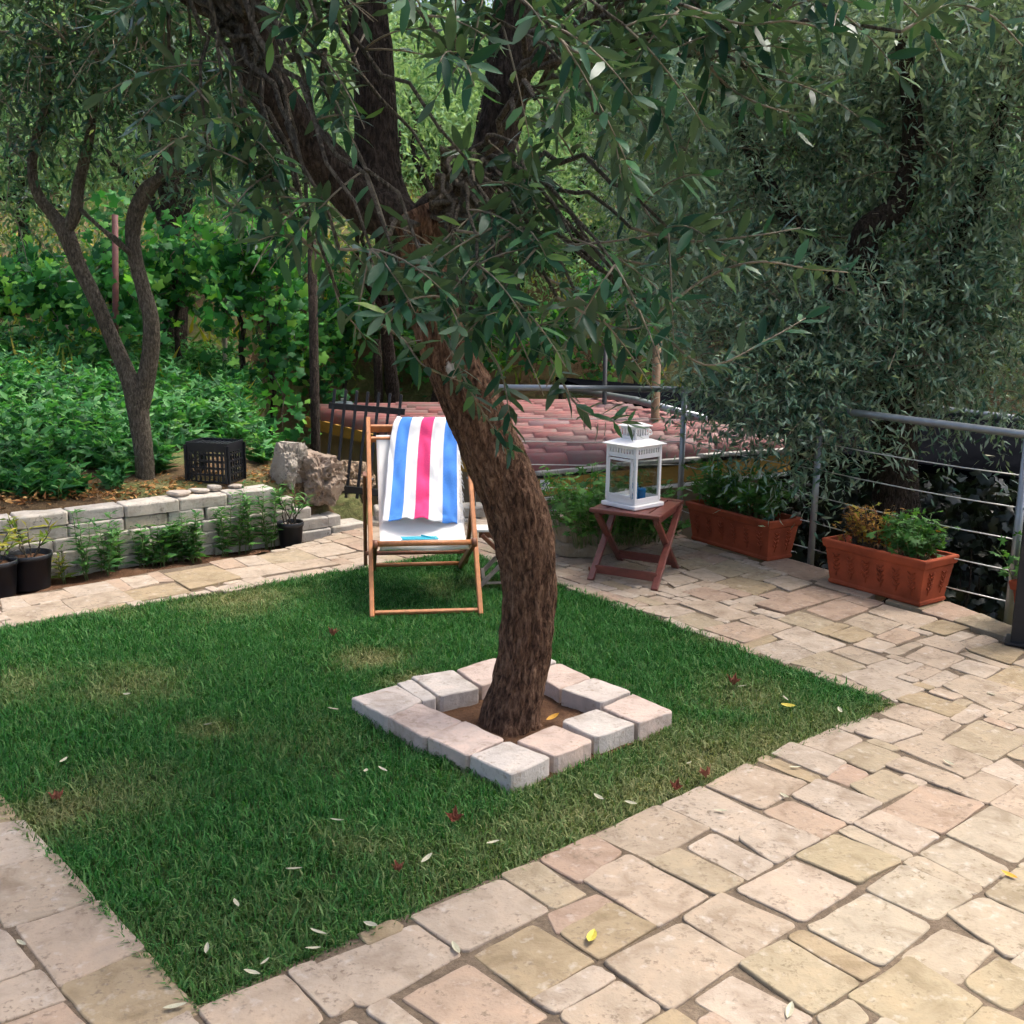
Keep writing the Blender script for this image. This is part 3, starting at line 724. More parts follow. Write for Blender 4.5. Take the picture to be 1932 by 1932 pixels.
# towel over the top bar and down the sling
towel = thing('towel', 'blue white and pink striped towel draped over the deck chair', 'towel', chair.location, R(8))
tp_ = catmull([(topy + .075, topz - .30), (topy + .05, topz - .12), (topy + .016, topz - .012), (topy - .018, topz + .020), (topy - .055, topz - .008), (.735, .79), (.64, .672), (.54, .545), (.455, .448), (.405, .402)], 64)
edges = [0, .085, .255, .41, .59, .77, .965, 1]
txs = np.concatenate([np.linspace(edges[i], edges[i + 1], 6)[:-1] for i in range(7)] + [[1.0]])
def tw(u, v, x, y, z):
    d = max(0, (u - .35) / .65); v_ = x
    xl = -.118 - .098 * d - .01 * math.sin(3 * d); wdt = .372 + .052 * d
    f = .018 * noise.noise((v_ * 5, u * 6, 2)) + .008 * noise.noise((v_ * 14, u * 12, 5)) + .006 * math.sin(v_ * 17 + u * 5)
    f += .013 * math.exp(-((v_ - .55 - (u - .6) * .9) / .05) ** 2) * ss(.5, .6, u)
    end = .022 * math.sin(v_ * 5.2 - .6) * d ** 6 - .03 * v_ * d ** 6
    f += .010 * math.sin(26 * (u * .8 + v_ * .5) + 4 * noise.noise((v_ * 4, u * 4, 8))) * ss(.42, .6, u) * .85
    return xl + wdt * v_, y - .012 - .6 * abs(f) - .004 * d + (-end * .7), z + .008 + .8 * abs(f) - .002 * d - (-end * .7)
tm = [0, 1, 0, 2, 0, 1, 0]
def tmi(v):
    i = min(int(v * (len(txs) - 1) + .001) // 5, 6); return tm[i]
sheet('cloth', tp_, txs, [m_white, m_blue, m_pink], towel, tw, tmi, .003)
mb = MB()
for i in range(26):
    u = .46 + .54 * i / 25 + rnd.uniform(-.008, .008); yz = tp_[int(u * 63)]
    x, y, z = tw(u, 1, 1.0, yz[0], yz[1]); L = rnd.uniform(.018, .038)
    p0 = Vector((x - .004, y - .003, z)); p1 = p0 + Vector((L * .6, -.006, -L * .35)); p2 = p1 + Vector((L * .3, -.002 + rnd.uniform(-.006, .006), -L * .7))
    mb.tube([p0, p1, p2], [.0022, .0026, .0012], 5)
mb.build('fringe', m_white, towel)
book = thing('book', 'thin cyan covered book lying on the deck chair seat', 'book', chair.matrix_world @ Vector((0, 0, 0)), R(8))
book.location = chair.location
mb = MB(); rb = Matrix.Rotation(R(-6), 3, 'X') @ Matrix.Rotation(R(3), 3, 'Z')
mb.box((-.02, .262, .325), (.19, .115, .004), rb, .001); mb.box((-.02, .262, .343), (.19, .115, .004), rb, .001); mb.build('cover', m_cyan, book)
mb = MB(); mb.box((-.02, .260, .334), (.182, .108, .013), rb); mb.build('pages', m_paper, book)
pen = thing('pen', 'slim turquoise pen resting on the cyan book', 'pen', chair.location, R(8))
mb = MB(); mb.tube([(-.01, .285, .352), (.055, .235, .347)], [.0045, .0045], 8); mb.build('barrel', m_cyan, pen, True)
mb = MB(); mb.tube([(.055, .235, .347), (.062, .2296, .3465)], [.0045, .001], 8); mb.build('nib', m_steel, pen, True)

# ------------------------------------------------------------------ small stool behind the trunk
st = thing('folding_stool', 'small pale topped folding stool half hidden behind the olive trunk', 'stool', G(956, 1098), R(4))
w, hh, dp = .165, .335, .13
mb = MB(); mb.box((0, -.11, hh - .032), (.33, .018, .034), None, .003); mb.build('apron', m_teak_d, st)
for y in (-dp, dp):
    mb = MB(); mb.bar((-w, y * .86, 0), (w * .8, y * .86, hh - .02), .022, .028, (0, 1, 0), .003); mb.build('leg', m_greywood, st)
    mb = MB(); mb.bar((w, y, 0), (-w * .9, y, hh - .03), .022, .034, (0, 1, 0), .003); mb.build('leg', m_teak_d, st)
mb = MB(); mb.bar((-w + .03, -dp * .86, .045), (-w + .03, dp * .86, .045), .02, .02, (0, 0, 1), .003); mb.build('stretcher', m_greywood, st)
mb = MB(); mb.bar((-.17, -dp * .84, .026), (.16, -dp * .84, .026), .014, .012, (0, 0, 1), .002); mb.build('stretcher', m_greywood, st)
for i in range(4):
    mb = MB(); mb.box((0, -.105 + i * .07, hh - .006), (.36, .062, .016), None, .003); mb.build('slat', m_paper if i < 2 else m_greywood, st)

# ------------------------------------------------------------------ folding side table
TZ = .42
tc_ = [Vector((.44, 6.04)), Vector((.812, 5.83)), Vector((1.02, 6.33)), Vector((.648, 6.54))]
tb = thing('side_table', 'low dark red wooden folding side table carrying the lantern', 'side table', ((tc_[0] + tc_[2]) / 2).to_3d())
ctr = (tc_[0] + tc_[2]) / 2; lq = [p - ctr for p in tc_]; ux = (lq[1] - lq[0]); uy = (lq[3] - lq[0])
def tpnt(a, b_, z): p = lq[0] + ux * a + uy * b_; return Vector((p.x, p.y, z))
mb = MB(); mb.bar(tpnt(0, .055, TZ - .011), tpnt(1, .055, TZ - .011), .056, .022, (0, 0, 1), .003); mb.build('end_slat', m_redwood, tb)
mb = MB(); mb.bar(tpnt(0, .945, TZ - .011), tpnt(1, .945, TZ - .011), .056, .022, (0, 0, 1), .003); mb.build('end_slat', m_redwood, tb)
for i in range(5):
    a = .1 + .2 * i
    mb = MB(); mb.bar(tpnt(a, .118, TZ - .012), tpnt(a, .882, TZ - .012), .076, .020, (0, 0, 1), .003); mb.build('slat', m_redwood, tb)
for a in (.08, .92):
    mb = MB(); mb.bar(tpnt(a, .06, TZ - .042), tpnt(a, .94, TZ - .042), .022, .036, (0, 0, 1), .002); mb.build('apron', m_redwood, tb)
for a in (.04, .96):
    s = .035 if a < .5 else -.035
    mb = MB(); mb.bar(tpnt(a, .0, 0.0), tpnt(a, .93, TZ - .03), .020, .040, ux.to_3d(), .003); mb.build('leg', m_redwood, tb)
    mb = MB(); mb.bar(tpnt(a + s, 1.0, 0.0), tpnt(a + s, .07, TZ - .03), .020, .040, ux.to_3d(), .003); mb.build('leg', m_redwood, tb)
    mb = MB(); c = tpnt(a - s * .7, .5, TZ * .5 - .0); e = tpnt(a + s * 1.7, .5, TZ * .5); mb.tube([c, e], .005, 8); mb.build('pivot_bolt', m_steel, tb)
mb = MB(); mb.bar(tpnt(.05, .13, .055), tpnt(.95, .13, .055), .016, .050, (0, 0, 1), .003); mb.build('stretcher', m_redwood, tb)
mb = MB(); mb.bar(tpnt(.09, .87, .055), tpnt(.91, .87, .055), .016, .050, (0, 0, 1), .003); mb.build('stretcher', m_redwood, tb)

# ------------------------------------------------------------------ lantern
ln = thing('lantern', 'white metal lantern with glass panes standing on the side table', 'lantern', (ctr.x - .035, ctr.y - .035, TZ + .001), R(43))
ln.scale = (1.1, 1.1, 1.1)
S, Hb = .205, .46
mb = MB(); mb.box((0, 0, .011), (.235, .235, .022), None, .004); mb.build('base', m_lac, ln)
mb = MB(); mb.box((0, 0, .028), (S * .97, S * .97, .010), None, .002); mb.build('floor_plate', m_lac, ln)
hs = S / 2
for sx_ in (-1, 1):
    for sy_ in (-1, 1):
        mb = MB(); mb.box((sx_ * (hs - .008), sy_ * (hs - .008), .178), (.016, .016, .292), None, .002); mb.build('corner_post', m_lac, ln)
zt0, zt1 = .262, .325
for ax, sg in ((0, -1), (0, 1), (1, -1), (1, 1)):
    def at_(t, z, dpt=0.0):
        return (t, sg * (hs - dpt), z) if ax == 0 else (sg * (hs - dpt), t, z)
    def bx(mb, t, z, wt, hz, th=.004, dpt=.004):
        mb.box(at_(t, z, dpt), (wt, th, hz) if ax == 0 else (th, wt, hz), None, .0008)
    mb = MB()
    bx(mb, 0, zt1 - .008, S - .033, .016); bx(mb, 0, zt0 + .011, S - .033, .022)
    ns = 9; span = S - .033
    for i in range(ns + 1):
        bx(mb, -span / 2 + span * i / ns, (zt0 + zt1) / 2 + .003, .0105, zt1 - zt0 - .034)
    mb.build('vent_grille', m_lac, ln)
    mb = MB(); bx(mb, 0, .044, S - .033, .022); mb.build('bottom_rail', m_lac, ln)
    mb = MB(); bx(mb, 0, .158, S - .034, .206, .0022, .006); mb.build('pane', m_glass, ln)
mb = MB()
for t, z, wt, hz in ((-.078, .158, .012, .20), (.078, .158, .012, .20), (0, .252, .168, .012), (0, .064, .168, .012)):
    mb.box((-hs - .003, t, z), (.006, wt, hz), None, .001)
door = mb.build('door', m_lac, ln)
for z in (.10, .215):
    mb = MB(); mb.tube([(-hs - .006, -.086, z - .012), (-hs - .006, -.086, z + .012)], .004, 8); mb.build('hinge', m_lac, door)
mb = MB()
def frustum(z0, s0, z1, s1):
    a, b_ = s0 / 2, s1 / 2
    mb.add([(-a, -a, z0), (a, -a, z0), (a, a, z0), (-a, a, z0), (-b_, -b_, z1), (b_, -b_, z1), (b_, b_, z1), (-b_, b_, z1)],
           [(3, 2, 1, 0), (4, 5, 6, 7), (0, 1, 5, 4), (1, 2, 6, 5), (2, 3, 7, 6), (3, 0, 4, 7)])
frustum(.325, .236, .329, .240); frustum(.329, .240, .352, .125); mb.build('roof', m_lac, ln)
ch = .052
for ax, sg in ((0, -1), (0, 1), (1, -1), (1, 1)):
    mb = MB()
    def bx2(t, z, wt, hz): mb.box((t, sg * ch, z) if ax == 0 else (sg * ch, t, z), (wt, .004, hz) if ax == 0 else (.004, wt, hz), None, .0008)
    bx2(0, .360, ch * 2 - .004, .022); bx2(0, .411, ch * 2 - .004, .012)
    for i in range(6): bx2(-.048 + .0192 * i, .389, .0085, .042)
    mb.build('chimney_grille', m_lac, ln)
mb = MB(); frustum(.417, .128, .421, .130); frustum(.421, .130, .436, .05); mb.build('cap', m_lac, ln)
hp = [(.052, -.052 + .02, .405), (.09, -.03, .40), (.115, .0, .385), (.12, .03, .365), (.052, .034, .405)]
mb = MB(); mb.tube(catmull([(.055, -.03, .402), (.088, -.03, .392), (.112, -.02, .372), (.118, 0, .364), (.112, .02, .372), (.088, .03, .392), (.055, .03, .402)], 20), .0045, 8); mb.build('handle', m_lac, ln, True)
for nm, dx, dy, wd, hg, lab in (('candle', -.050, -.052, .040, .098, 'taller slim blue candle inside the white lantern'), ('candle', .005, -.045, .058, .062, 'shorter stout blue candle inside the white lantern')):
    c = thing('candle', lab, 'candle', ln.location + Vector((0, 0, .0375)), R(43)); c.scale = (1.1, 1.1, 1.1)
    mb = MB(); mb.tube([(dx, dy, 0), (dx, dy, hg * .97), (dx, dy, hg)], [wd / 2, wd / 2, wd / 2 - .003], 18); mb.build('wax', m_cand, c)
    mb = MB(); mb.tube([(dx, dy, hg - .002), (dx + .002, dy, hg + .010)], .0012, 5); mb.build('wick', m_dark, c)

# ------------------------------------------------------------------ terracotta planters
def planter(label, a, b_, hgt, wid, top_out=.032):
    a, b_ = Vector(a), Vector(b_); L = (b_ - a).length; ang = math.atan2((b_ - a).y, (b_ - a).x)
    nrm = Vector((-math.sin(ang), math.cos(ang)))
    if nrm.dot(Vector((.874, .486))) < 0: ang += math.pi; a, b_ = b_, a; nrm = -nrm
    c = (a + b_) / 2 + nrm * wid / 2
    t = thing('planter', label, 'planter', (c.x, c.y, 0.001), ang, 'terracotta trough planters along the railing')
    def rect(l, w_, z): return [(-l / 2, -w_ / 2, z), (l / 2, -w_ / 2, z), (l / 2, w_ / 2, z), (-l / 2, w_ / 2, z)]
    rings = [rect(L, wid, 0), rect(L + .012, wid + .012, .006), rect(L + .012, wid + .012, .022), rect(L + .002, wid + .002, .027),
             rect(L + 1.55 * top_out, wid + 1.55 * top_out, hgt - .052), rect(L + 1.6 * top_out + .02, wid + 1.6 * top_out + .02, hgt - .047), rect(L + 2 * top_out + .022, wid + 2 * top_out + .022, hgt - .008),
             rect(L + 2 * top_out + .012, wid + 2 * top_out + .012, hgt), rect(L + 2 * top_out - .030, wid + 2 * top_out - .030, hgt), rect(L + 1.6 * top_out - .036, wid + 1.6 * top_out - .036, hgt - .055)]
    vs = [v for r_ in rings for v in r_]; fs = [(k * 4 + i, k * 4 + (i + 1) % 4, k * 4 + 4 + (i + 1) % 4, k * 4 + 4 + i) for k in range(len(rings) - 1) for i in range(4)]
    fs.append((3, 2, 1, 0)); mb = MB(); mb.add(vs, fs); body = mb.build('body', m_terra, t)
    bv = body.modifiers.new('soft_edges', 'BEVEL'); bv.width = .005; bv.segments = 2; bv.limit_method = 'ANGLE'
    mb = MB(); n_ = 14; l2, w2 = (L + 1.5 * top_out - .04), (wid + 1.5 * top_out - .04)
    for i in range(n_):
        for j in range(5):
            x, y = -l2 / 2 + l2 * i / (n_ - 1), -w2 / 2 + w2 * j / 4
            mb.v.append((x, y, hgt - .052 + .03 * noise.noise((x * 9, y * 9, hgt * 7)) + .02 * (1 - (2 * i / (n_ - 1) - 1) ** 2)))
    for i in range(n_ - 1):
        for j in range(4): mb.f.append([i * 5 + j, (i + 1) * 5 + j, (i + 1) * 5 + j + 1, i * 5 + j + 1]); mb.m.append(0)
    mb.build('soil', m_soil, t, True)
    # raised leaf sprays moulded on the long faces and the ends
    def relief(p0, along, upv, out, m_):
        mb = MB(); up_ = Vector(upv); al = Vector(along); ou = Vector(out)
        mb.tube([p0 + up_ * (.12 * q / 4 * hgt / .27) + al * .006 * math.sin(q) + ou * .001 for q in range(5)], [.004, .004, .0035, .003, .002], 5)
        for q in range(1, 5):
            for s in (-1, 1):
                c0 = p0 + up_ * (.028 * q * hgt / .27); e = c0 + al * s * .024 + up_ * .022
                mb.tube([c0 + ou * .001, c0.lerp(e, .5) + ou * .005, e + ou * .001], [.002, .006, .0015], 5)
        mb.build('leaf_relief', m_terra, m_, True)
    zb = .055; sl = (1.55 * top_out / 2) / (hgt - .079)
    for i in range(6):
        x = -L / 2 + L * (i + .5) / 6
        relief(Vector((x, -wid / 2 - .001 - sl * (zb - .027), zb)), (1, 0, 0), Vector((0, -sl, 1)).normalized(), (0, -1, sl), body)
    for i in range(2):
        y = -wid / 4 + i * wid / 2
        for s in (1, -1):
            relief(Vector((s * (L / 2 + .001 + sl * (zb - .027)), y, zb)), (0, 1, 0), Vector((s * sl, 0, 1)).normalized(), (s, 0, sl), body)
    return t, L, ang
pl1 = planter('terracotta trough with bushy green geranium between the two railing posts', G(1306, 1018).to_2d(), G(1447, 1060).to_2d(), .262, .205)
pl2 = planter('terracotta trough with half dried and half green plants nearest the lawn corner', G(1564.5, 1098.7).to_2d(), G(1734, 1145.5).to_2d(), .262, .225)
p3 = G(1917, 1192).to_2d(); rd = Vector((.486, -.874))
pl3 = planter('terracotta trough cut off by the frame edge behind the black post', p3, p3 + rd * .55, .262, .21)

# ------------------------------------------------------------------ railing
P1, P2_, P3 = G(1281, 985), G(1529, 1062), G(1902, 1168)
P1.z = P2_.z = P3.z = -.12
P4 = P3 + (P3 - P2_); P0 = Vector((-.28, 7.62, -.12))
rl = thing('railing', 'galvanised steel post railing with taut cables along the patio edge', 'railing', P1)
posts = [P0, P1, P2_, P3, P4]; o_ = Vector(P1)
for p in posts:
    mb = MB(); mb.tube([p - o_, p - o_ + Vector((0, 0, 1.055))], .021, 12); mb.build('post', m_steel, rl, True)
hz = 1.075
mb = MB(); mb.tube([p - o_ + Vector((0, 0, hz)) for p in (P1 + (P1 - P2_).normalized() * .03, P2_, P3, P4)], .021, 12); mb.build('handrail', m_steel, rl, True)
mb = MB(); mb.tube([p - o_ + Vector((0, 0, hz)) for p in (P0, P1 - Vector((.05, 0, 0)))], .021, 12); mb.build('handrail', m_steel, rl, True)
for z in (.21, .375, .54, .705, .87):
    for s_, e_ in ((P0, P1), (P1, P2_), (P2_, P3), (P3, P4)):
        mb = MB(); q = [s_.lerp(e_, t) - o_ + Vector((0, 0, z + .12 - .12 - .012 * 4 * t * (1 - t))) for t in (0, .25, .5, .75, 1)]; mb.tube(q, .0033, 6); mb.build('cable', m_cable, rl, True)
    for p in posts[1:4]:
        mb = MB(); mb.tube([p - o_ + Vector((-.012, .021, z - .012 + .006)), p - o_ + Vector((.012, -.021, z))], .0065, 6); mb.build('cable_clamp', m_steel, rl)
bpst = thing('post', 'black square metal post at the right edge of the patio', 'post', G(1922, 1219))
bpst.location += Vector((.045, .05, 0)); bpst.location.z = 0
mb = MB(); mb.box((0, 0, 1.4), (.11, .11, 2.8), Matrix.Rotation(R(-28), 3, 'Z'), .006); mb.build('shaft', m_blackm, bpst)
mb = MB(); mb.box((0, 0, .006), (.16, .16, .012), Matrix.Rotation(R(-28), 3, 'Z'), .002); mb.build('base_plate', m_blackm, bpst)

# ------------------------------------------------------------------ raised bed of two courses with geranium
bd0 = G(1040, 1052).to_2d()
bed = thing('raised_bed', 'low curved bed edge of two courses of tan blocks holding a geranium', 'stone bed', (bd0.x, bd0.y, 0))
arc = [G(x, y).to_2d() - bd0 for x, y in ((1000, 1022), (1062, 1052), (1130, 1053), (1190, 1035), (1250, 1018), (1290, 1004))]
for k in range(2):
    for i in range(len(arc) - 1):
        a, b_ = arc[i], arc[i + 1]
        if k: a, b_ = a.lerp(b_, .06 * (i % 2)), b_
        d = (b_ - a).normalized(); nn = Vector((-d.y, d.x)); off = nn * (.012 * k + rnd.uniform(0, .006))
        block('block', [a + off, b_ + off, b_ + off + nn * .11, a + off + nn * .11], .002 + .085 * (k + 1), .083, m_bedstone, bed, gap=.003, rr=.03, bev=.014)
mb = MB(); pts = [p + Vector((.0, .05)) for p in arc] + [Vector((.9, .62)) , Vector((.35, .75)), Vector((-.05, .45))]
mb.add([(p.x, p.y, .14) for p in pts], [tuple(range(len(pts)))]); mb.build('soil', m_soil, bed)

# ------------------------------------------------------------------ shed with tiled roof below the terrace
SA, SB, SC, SD = D(580, 776, 11.8), D(1012, 884, 7.95), D(1490, 838, 8.5), D(1142, 757, 11.7)
shed = thing('shed', 'low shed with pink and mauve barrel tile roof beyond the railing', 'shed', (SA.x, SA.y, ground_z(SA.x, SA.y).item() * 0 - 1.2))
so = Vector(shed.location)
mb = MB()
for p, q in ((SA, SB), (SB, SC), (SC, SD), (SD, SA)):
    ins = (SA + SB + SC + SD) / 4
    p_, q_ = p.lerp(ins, .035) - so, q.lerp(ins, .035) - so
    mb.add([(p_.x, p_.y, 0), (q_.x, q_.y, 0), (q_.x, q_.y, q_.z - .10), (p_.x, p_.y, p_.z - .10)], [(0, 1, 2, 3)])
mb.build('wall', m_tanw, shed)
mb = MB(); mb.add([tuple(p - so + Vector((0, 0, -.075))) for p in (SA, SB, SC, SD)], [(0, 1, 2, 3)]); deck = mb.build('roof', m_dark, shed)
NR, NT = 16, 7
n_arc = 7
tv, tf = [], []
for e, (x, r_, dz_) in enumerate(((0, .56, .0), (0, .50, -.0), (1.12, .50, .022), (1.12, .44, .022))):
    pass
for x, sc_, dz_ in ((0.0, .53, .028), (1.1, .47, 0.0)):
    for j in range(n_arc):
        a = math.pi * j / (n_arc - 1); tv.append((x, -sc_ * .68 * math.cos(a), .5 * sc_ / .5 * math.sin(a) + dz_))
for x, sc_, dz_ in ((0.0, .53, .028),):
    for j in range(n_arc):
        a = math.pi * j / (n_arc - 1); tv.append((x, -(sc_ - .07) * .68 * math.cos(a), .5 * (sc_ - .07) / .5 * math.sin(a) + dz_))
tf = [(j, j + 1, n_arc + j + 1, n_arc + j) for j in range(n_arc - 1)] + [(j, 2 * n_arc + j, 2 * n_arc + j + 1, j + 1) for j in range(n_arc - 1)]
tile_me = bpy.data.meshes.new('roof_tile'); tile_me.from_pydata(tv, [], tf); tile_me.materials.append(m_tile); tile_me.polygons.foreach_set('use_smooth', [True] * len(tf)); tile_me.update()
def rp(u, v): return (SA * (1 - u) + SB * u) * (1 - v) + (SD * (1 - u) + SC * u) * v - so
for i in range(NR):
    for j in range(NT):
        u0, v0 = (i + .5) / NR, j / NT
        if i % 2: v0 -= .5 / NT * .0
        sh_ = (i % 2) * .04 / NT
        v0 = v0 + (sh_ if j else 0); v1 = (j + 1) / NT + sh_
        if v0 > 1: continue
        v1 = min(v1, 1.02)
        p0, p1 = rp(u0, v0), rp(u0, v1)
        d = p1 - p0; L = d.length; wv_ = (rp(u0 + .5 / NR, v0) - rp(u0 - .5 / NR, v0)); Wd = wv_.length
        d.normalize(); y_ = wv_ - d * wv_.dot(d); y_.normalize(); z_ = d.cross(y_)
        if z_.z < 0: y_ = -y_; z_ = -z_
        o = obj('roof_tile', tile_me, deck)
        M_ = Matrix((d * L, y_ * Wd * 1.02, z_ * Wd * .95)).transposed().to_4x4(); M_.translation = p0 + Vector((0, 0, -.055 + rnd.uniform(-.003, .003)))
        o.matrix_local = M_
# no channel tiles: shade between the barrels is put into the dark deck; yellow fascia, flashing, gutter
mb = MB(); mb.bar(SA - so + Vector((-.01, -.02, -.11)), SB - so + Vector((-.01, -.02, -.11)), .03, .11); mb.build('fascia_board', m_yellow, shed)
mb = MB(); mb.bar(SB - so + Vector((0, -.03, -.14)), SC - so + Vector((0, -.03, -.14)), .03, .13); mb.build('fascia_board', m_yellow, shed)
mb = MB(); mb.bar(SB - so + Vector((0, -.06, -.225)), SC - so + Vector((0, -.06, -.225)), .03, .022); mb.build('trim_strip', m_lac, shed)
for t0, t1 in ((.0, .30), (.31, .62), (.63, 1.0)):
    a, b_ = SB.lerp(SC, t0) - so, SB.lerp(SC, t1) - so
    mb = MB(); mb.bar(a + Vector((0, -.03, -.032 + .02 * t0)), b_ + Vector((0, -.03, -.04)), .12, .035, (0, .15, 1), .008); mb.build('flashing', m_flash, shed)
mb = MB(); mb.box(D(1028, 916, 7.86) - so, (.07, .004, .085), None, .001); tg = mb.build('notice_tag', m_lac, shed)
mb = MB()
for a, b_ in (((-.018, .022), (-.018, -.026)), ((-.016, -.004), (.0, .022)), ((-.014, 0), (.002, -.026)), ((.008, .022), (.024, .022)), ((.022, .02), (.010, 0)), ((.010, 0), (.024, -.006)), ((.024, -.006), (.010, -.026))):
    c = D(1028, 916, 7.855) - so; mb.bar(c + Vector((a[0], 0, a[1])), c + Vector((b_[0], 0, b_[1])), .005, .002, (0, 1, 0))
mb.build('ink_mark', plain('violet_ink', (.05, .04, .22), .6), tg)

# ------------------------------------------------------------------ dark sheet roof beyond on the right
dr = thing('sheet_roof', 'dark blue black sheet roof littered with dry leaves beyond the railing', 'roof', (2.9, 8.0, -1.2))
do = Vector(dr.location)
poly = [Vector(p) for p in ((.50, 13.0, .60), (1.58, 9.95, .46), (2.55, 8.25, .42), (2.95, 7.85, .42), (3.55, 7.2, .41), (5.6, 5.6, .41), (7.4, 7.6, .6), (4.15, 8.95, .60), (3.62, 9.9, .60), (2.3, 11.3, .6))]
mb = MB(); k = len(poly)
mb.add([tuple(p - do) for p in poly] + [tuple(p - do - Vector((0, 0, .06))) for p in poly], [tuple(range(k)), tuple(range(2 * k - 1, k - 1, -1))] + [(i, i + k, (i + 1) % k + k, (i + 1) % k) for i in range(k)])
mb.build('sheet', m_darkroof, dr)
mb = MB(); mb.tube([p - do + Vector((0, 0, .03)) for p in (Vector((3.62, 9.9, .6)), Vector((4.15, 8.95, .6)), Vector((7.4, 7.6, .6)))], .03, 8); mb.build('edge_pipe', m_steel, dr, True)
mb = MB(); mb.tube([D(1080, 735, 12.3) - do, D(1200, 755, 10.6) - do, D(1330, 790, 9.6) - do], .035, 8); mb.build('edge_pipe', m_steel, dr, True)
for p in (poly[2], poly[4], poly[5], poly[1]):
    mb = MB(); mb.tube([(p.x - do.x + .1, p.y - do.y + .15, 0), (p.x - do.x + .1, p.y - do.y + .15, p.z - do.z - .07)], .04, 8); mb.build('support', m_blackm, dr)
mb = MB(); shade_pts = [poly[1] + Vector((.1, .45, -.07)), poly[2] + Vector((.1, .45, -.07)), poly[4] + Vector((.15, .5, -.07)), poly[5] + Vector((.2, .5, -.07))]
for a, b_ in zip(shade_pts, shade_pts[1:]): mb.add([tuple(a - do), tuple(b_ - do), (b_.x - do.x, b_.y - do.y, -.6), (a.x - do.x, a.y - do.y, -.6)], [(0, 1, 2, 3)])
mb.build('wall', m_dark, dr)  # no real wall: dark panels added so the space under the sheet reads black

# ------------------------------------------------------------------ iron grille leaning by the wall end
gr = thing('grille', 'black iron bar grille leaning upright beside the rough rocks', 'grille', D(655, 935, 7.75))
go = Vector(gr.location)
def gp(px, py, dy=0): return D(px, py, 7.7 + dy) - go
for i in range(7):
    t = i / 6 * 1.18; xt, xb = 632 + 106 * t, 612 + 104 * t
    mb = MB(); mb.bar(gp(xb, 936 + 8 * t, -.05), gp(xt, 734 + 9 * t, .12), .020, .020, (0, 1, 0), .002); mb.build('bar', m_blackm, gr)
mb = MB(); mb.bar(gp(620, 765, .09), gp(764, 777, .09), .012, .045, (0, 0, 1), .002); mb.build('rail', m_blackm, gr)
mb = MB(); mb.bar(gp(588, 916, -.06), gp(738, 932, -.06), .012, .052, (0, 0, 1), .002); mb.build('rail', m_blackm, gr)

# ------------------------------------------------------------------ rocks, flakes, crate
def rock(label, px, py, Y, sx, sy, sz, seed, lump=.35, mat=None):
    c = ground_hit(px, py); c.z += sz * .42
    bm = bmesh.new(); bmesh.ops.create_icosphere(bm, subdivisions=5, radius=1)
    for v in bm.verts:
        n_ = v.co.normalized(); q = n_ * 1.3 + Vector((seed, seed * 2, 0))
        cell_ = noise.cell_vector(q * 1.6)
        r_ = 1 + lump * noise.noise(q * 1.2) + .20 * noise.noise(q * 2.9) - .20 * abs(noise.noise(q * 5)) - .10 * abs(noise.noise(q * 11)) + .05 * noise.noise(q * 22) + .03 * noise.noise(q * 45)
        p = n_ * r_; p = Vector((max(-.85, min(.85, p.x)), p.y, max(-.75, min(.82, p.z))))
        v.co = Vector((p.x * sx, p.y * sy, p.z * sz))
    me = bpy.data.meshes.new('rock'); bm.to_mesh(me); bm.free(); me.materials.append(mat or m_rock)
    o = obj('rock', me, None, c); o.rotation_euler = (0, rnd.uniform(-.2, .2), seed)
    return tag(o, label, 'rock', 'rough rocks beside the grille')
rock('upright grey rough rock nearest the black crate', 545, 902, 7.9, .125, .11, .20, 1.0, .3, stone_mat('grey_rock', [(.30, .27, .23)], (.12, .10, .08), 1.0))
rock('large brown pitted rock left of the iron grille', 598, 926, 7.95, .21, .16, .21, 2.7, .35, stone_mat('brown_rock', [(.27, .21, .16)], (.10, .065, .045), 1.0))
rock('reddish brown rock just behind the iron grille', 668, 925, 8.15, .17, .14, .18, 4.1, .35)
for lab, px, py, l, w_, hgt in (('leftmost pale flat stone flake lying on the wall top', 338, 927, .15, .11, .028), ('second flat stone flake from the left on the wall top', 378, 918, .15, .10, .022),
                                ('layered thick flat stone flake on the wall top', 410, 917, .115, .085, .034), ('rightmost flat stone flake lying on the wall top', 448, 914, .13, .08, .020)):
    s_ = min(np.linspace(-2, 1.6, 400), key=lambda q: abs(to_px((*(W0 + WD * q + WN * .15), .34))[0] - px)); c = (W0 + WD * s_ + WN * (.15 + (925 - py) * .004)).to_3d(); mb = MB(); n_ = 9; r0 = [rnd.uniform(.75, 1.15) for _ in range(n_)]
    rim = [(l / 2 * r0[i] * math.cos(6.283 * i / n_), w_ / 2 * r0[i] * math.sin(6.283 * i / n_)) for i in range(n_)]
    mb.add([(x * .82, y * .82, 0) for x, y in rim] + [(x, y, hgt * .6) for x, y in rim] + [(x * .9, y * .9, hgt * rnd.uniform(.9, 1.05)) for x, y in rim],
           [(k * n_ + i, k * n_ + (i + 1) % n_, (k + 1) * n_ + (i + 1) % n_, (k + 1) * n_ + i) for k in (0, 1) for i in range(n_)] + [tuple(2 * n_ + i for i in range(n_))])
    o = mb.build('flat_stone', m_flat, None, loc=None); o.location = (c.x, c.y, .339); o.rotation_euler = (R(rnd.uniform(-3, 3)), R(rnd.uniform(-3, 3)), rnd.uniform(-.3, .9))
    tag(o, lab, 'flat stone', 'flat stones on the wall')
cp = ground_hit(408, 906)
cr = thing('crate', 'black plastic lattice crate turned upside down among the weeds', 'crate', (cp.x, cp.y, cp.z), R(-14))
lx, ly, lz = .29, .22, .25
mb = MB()
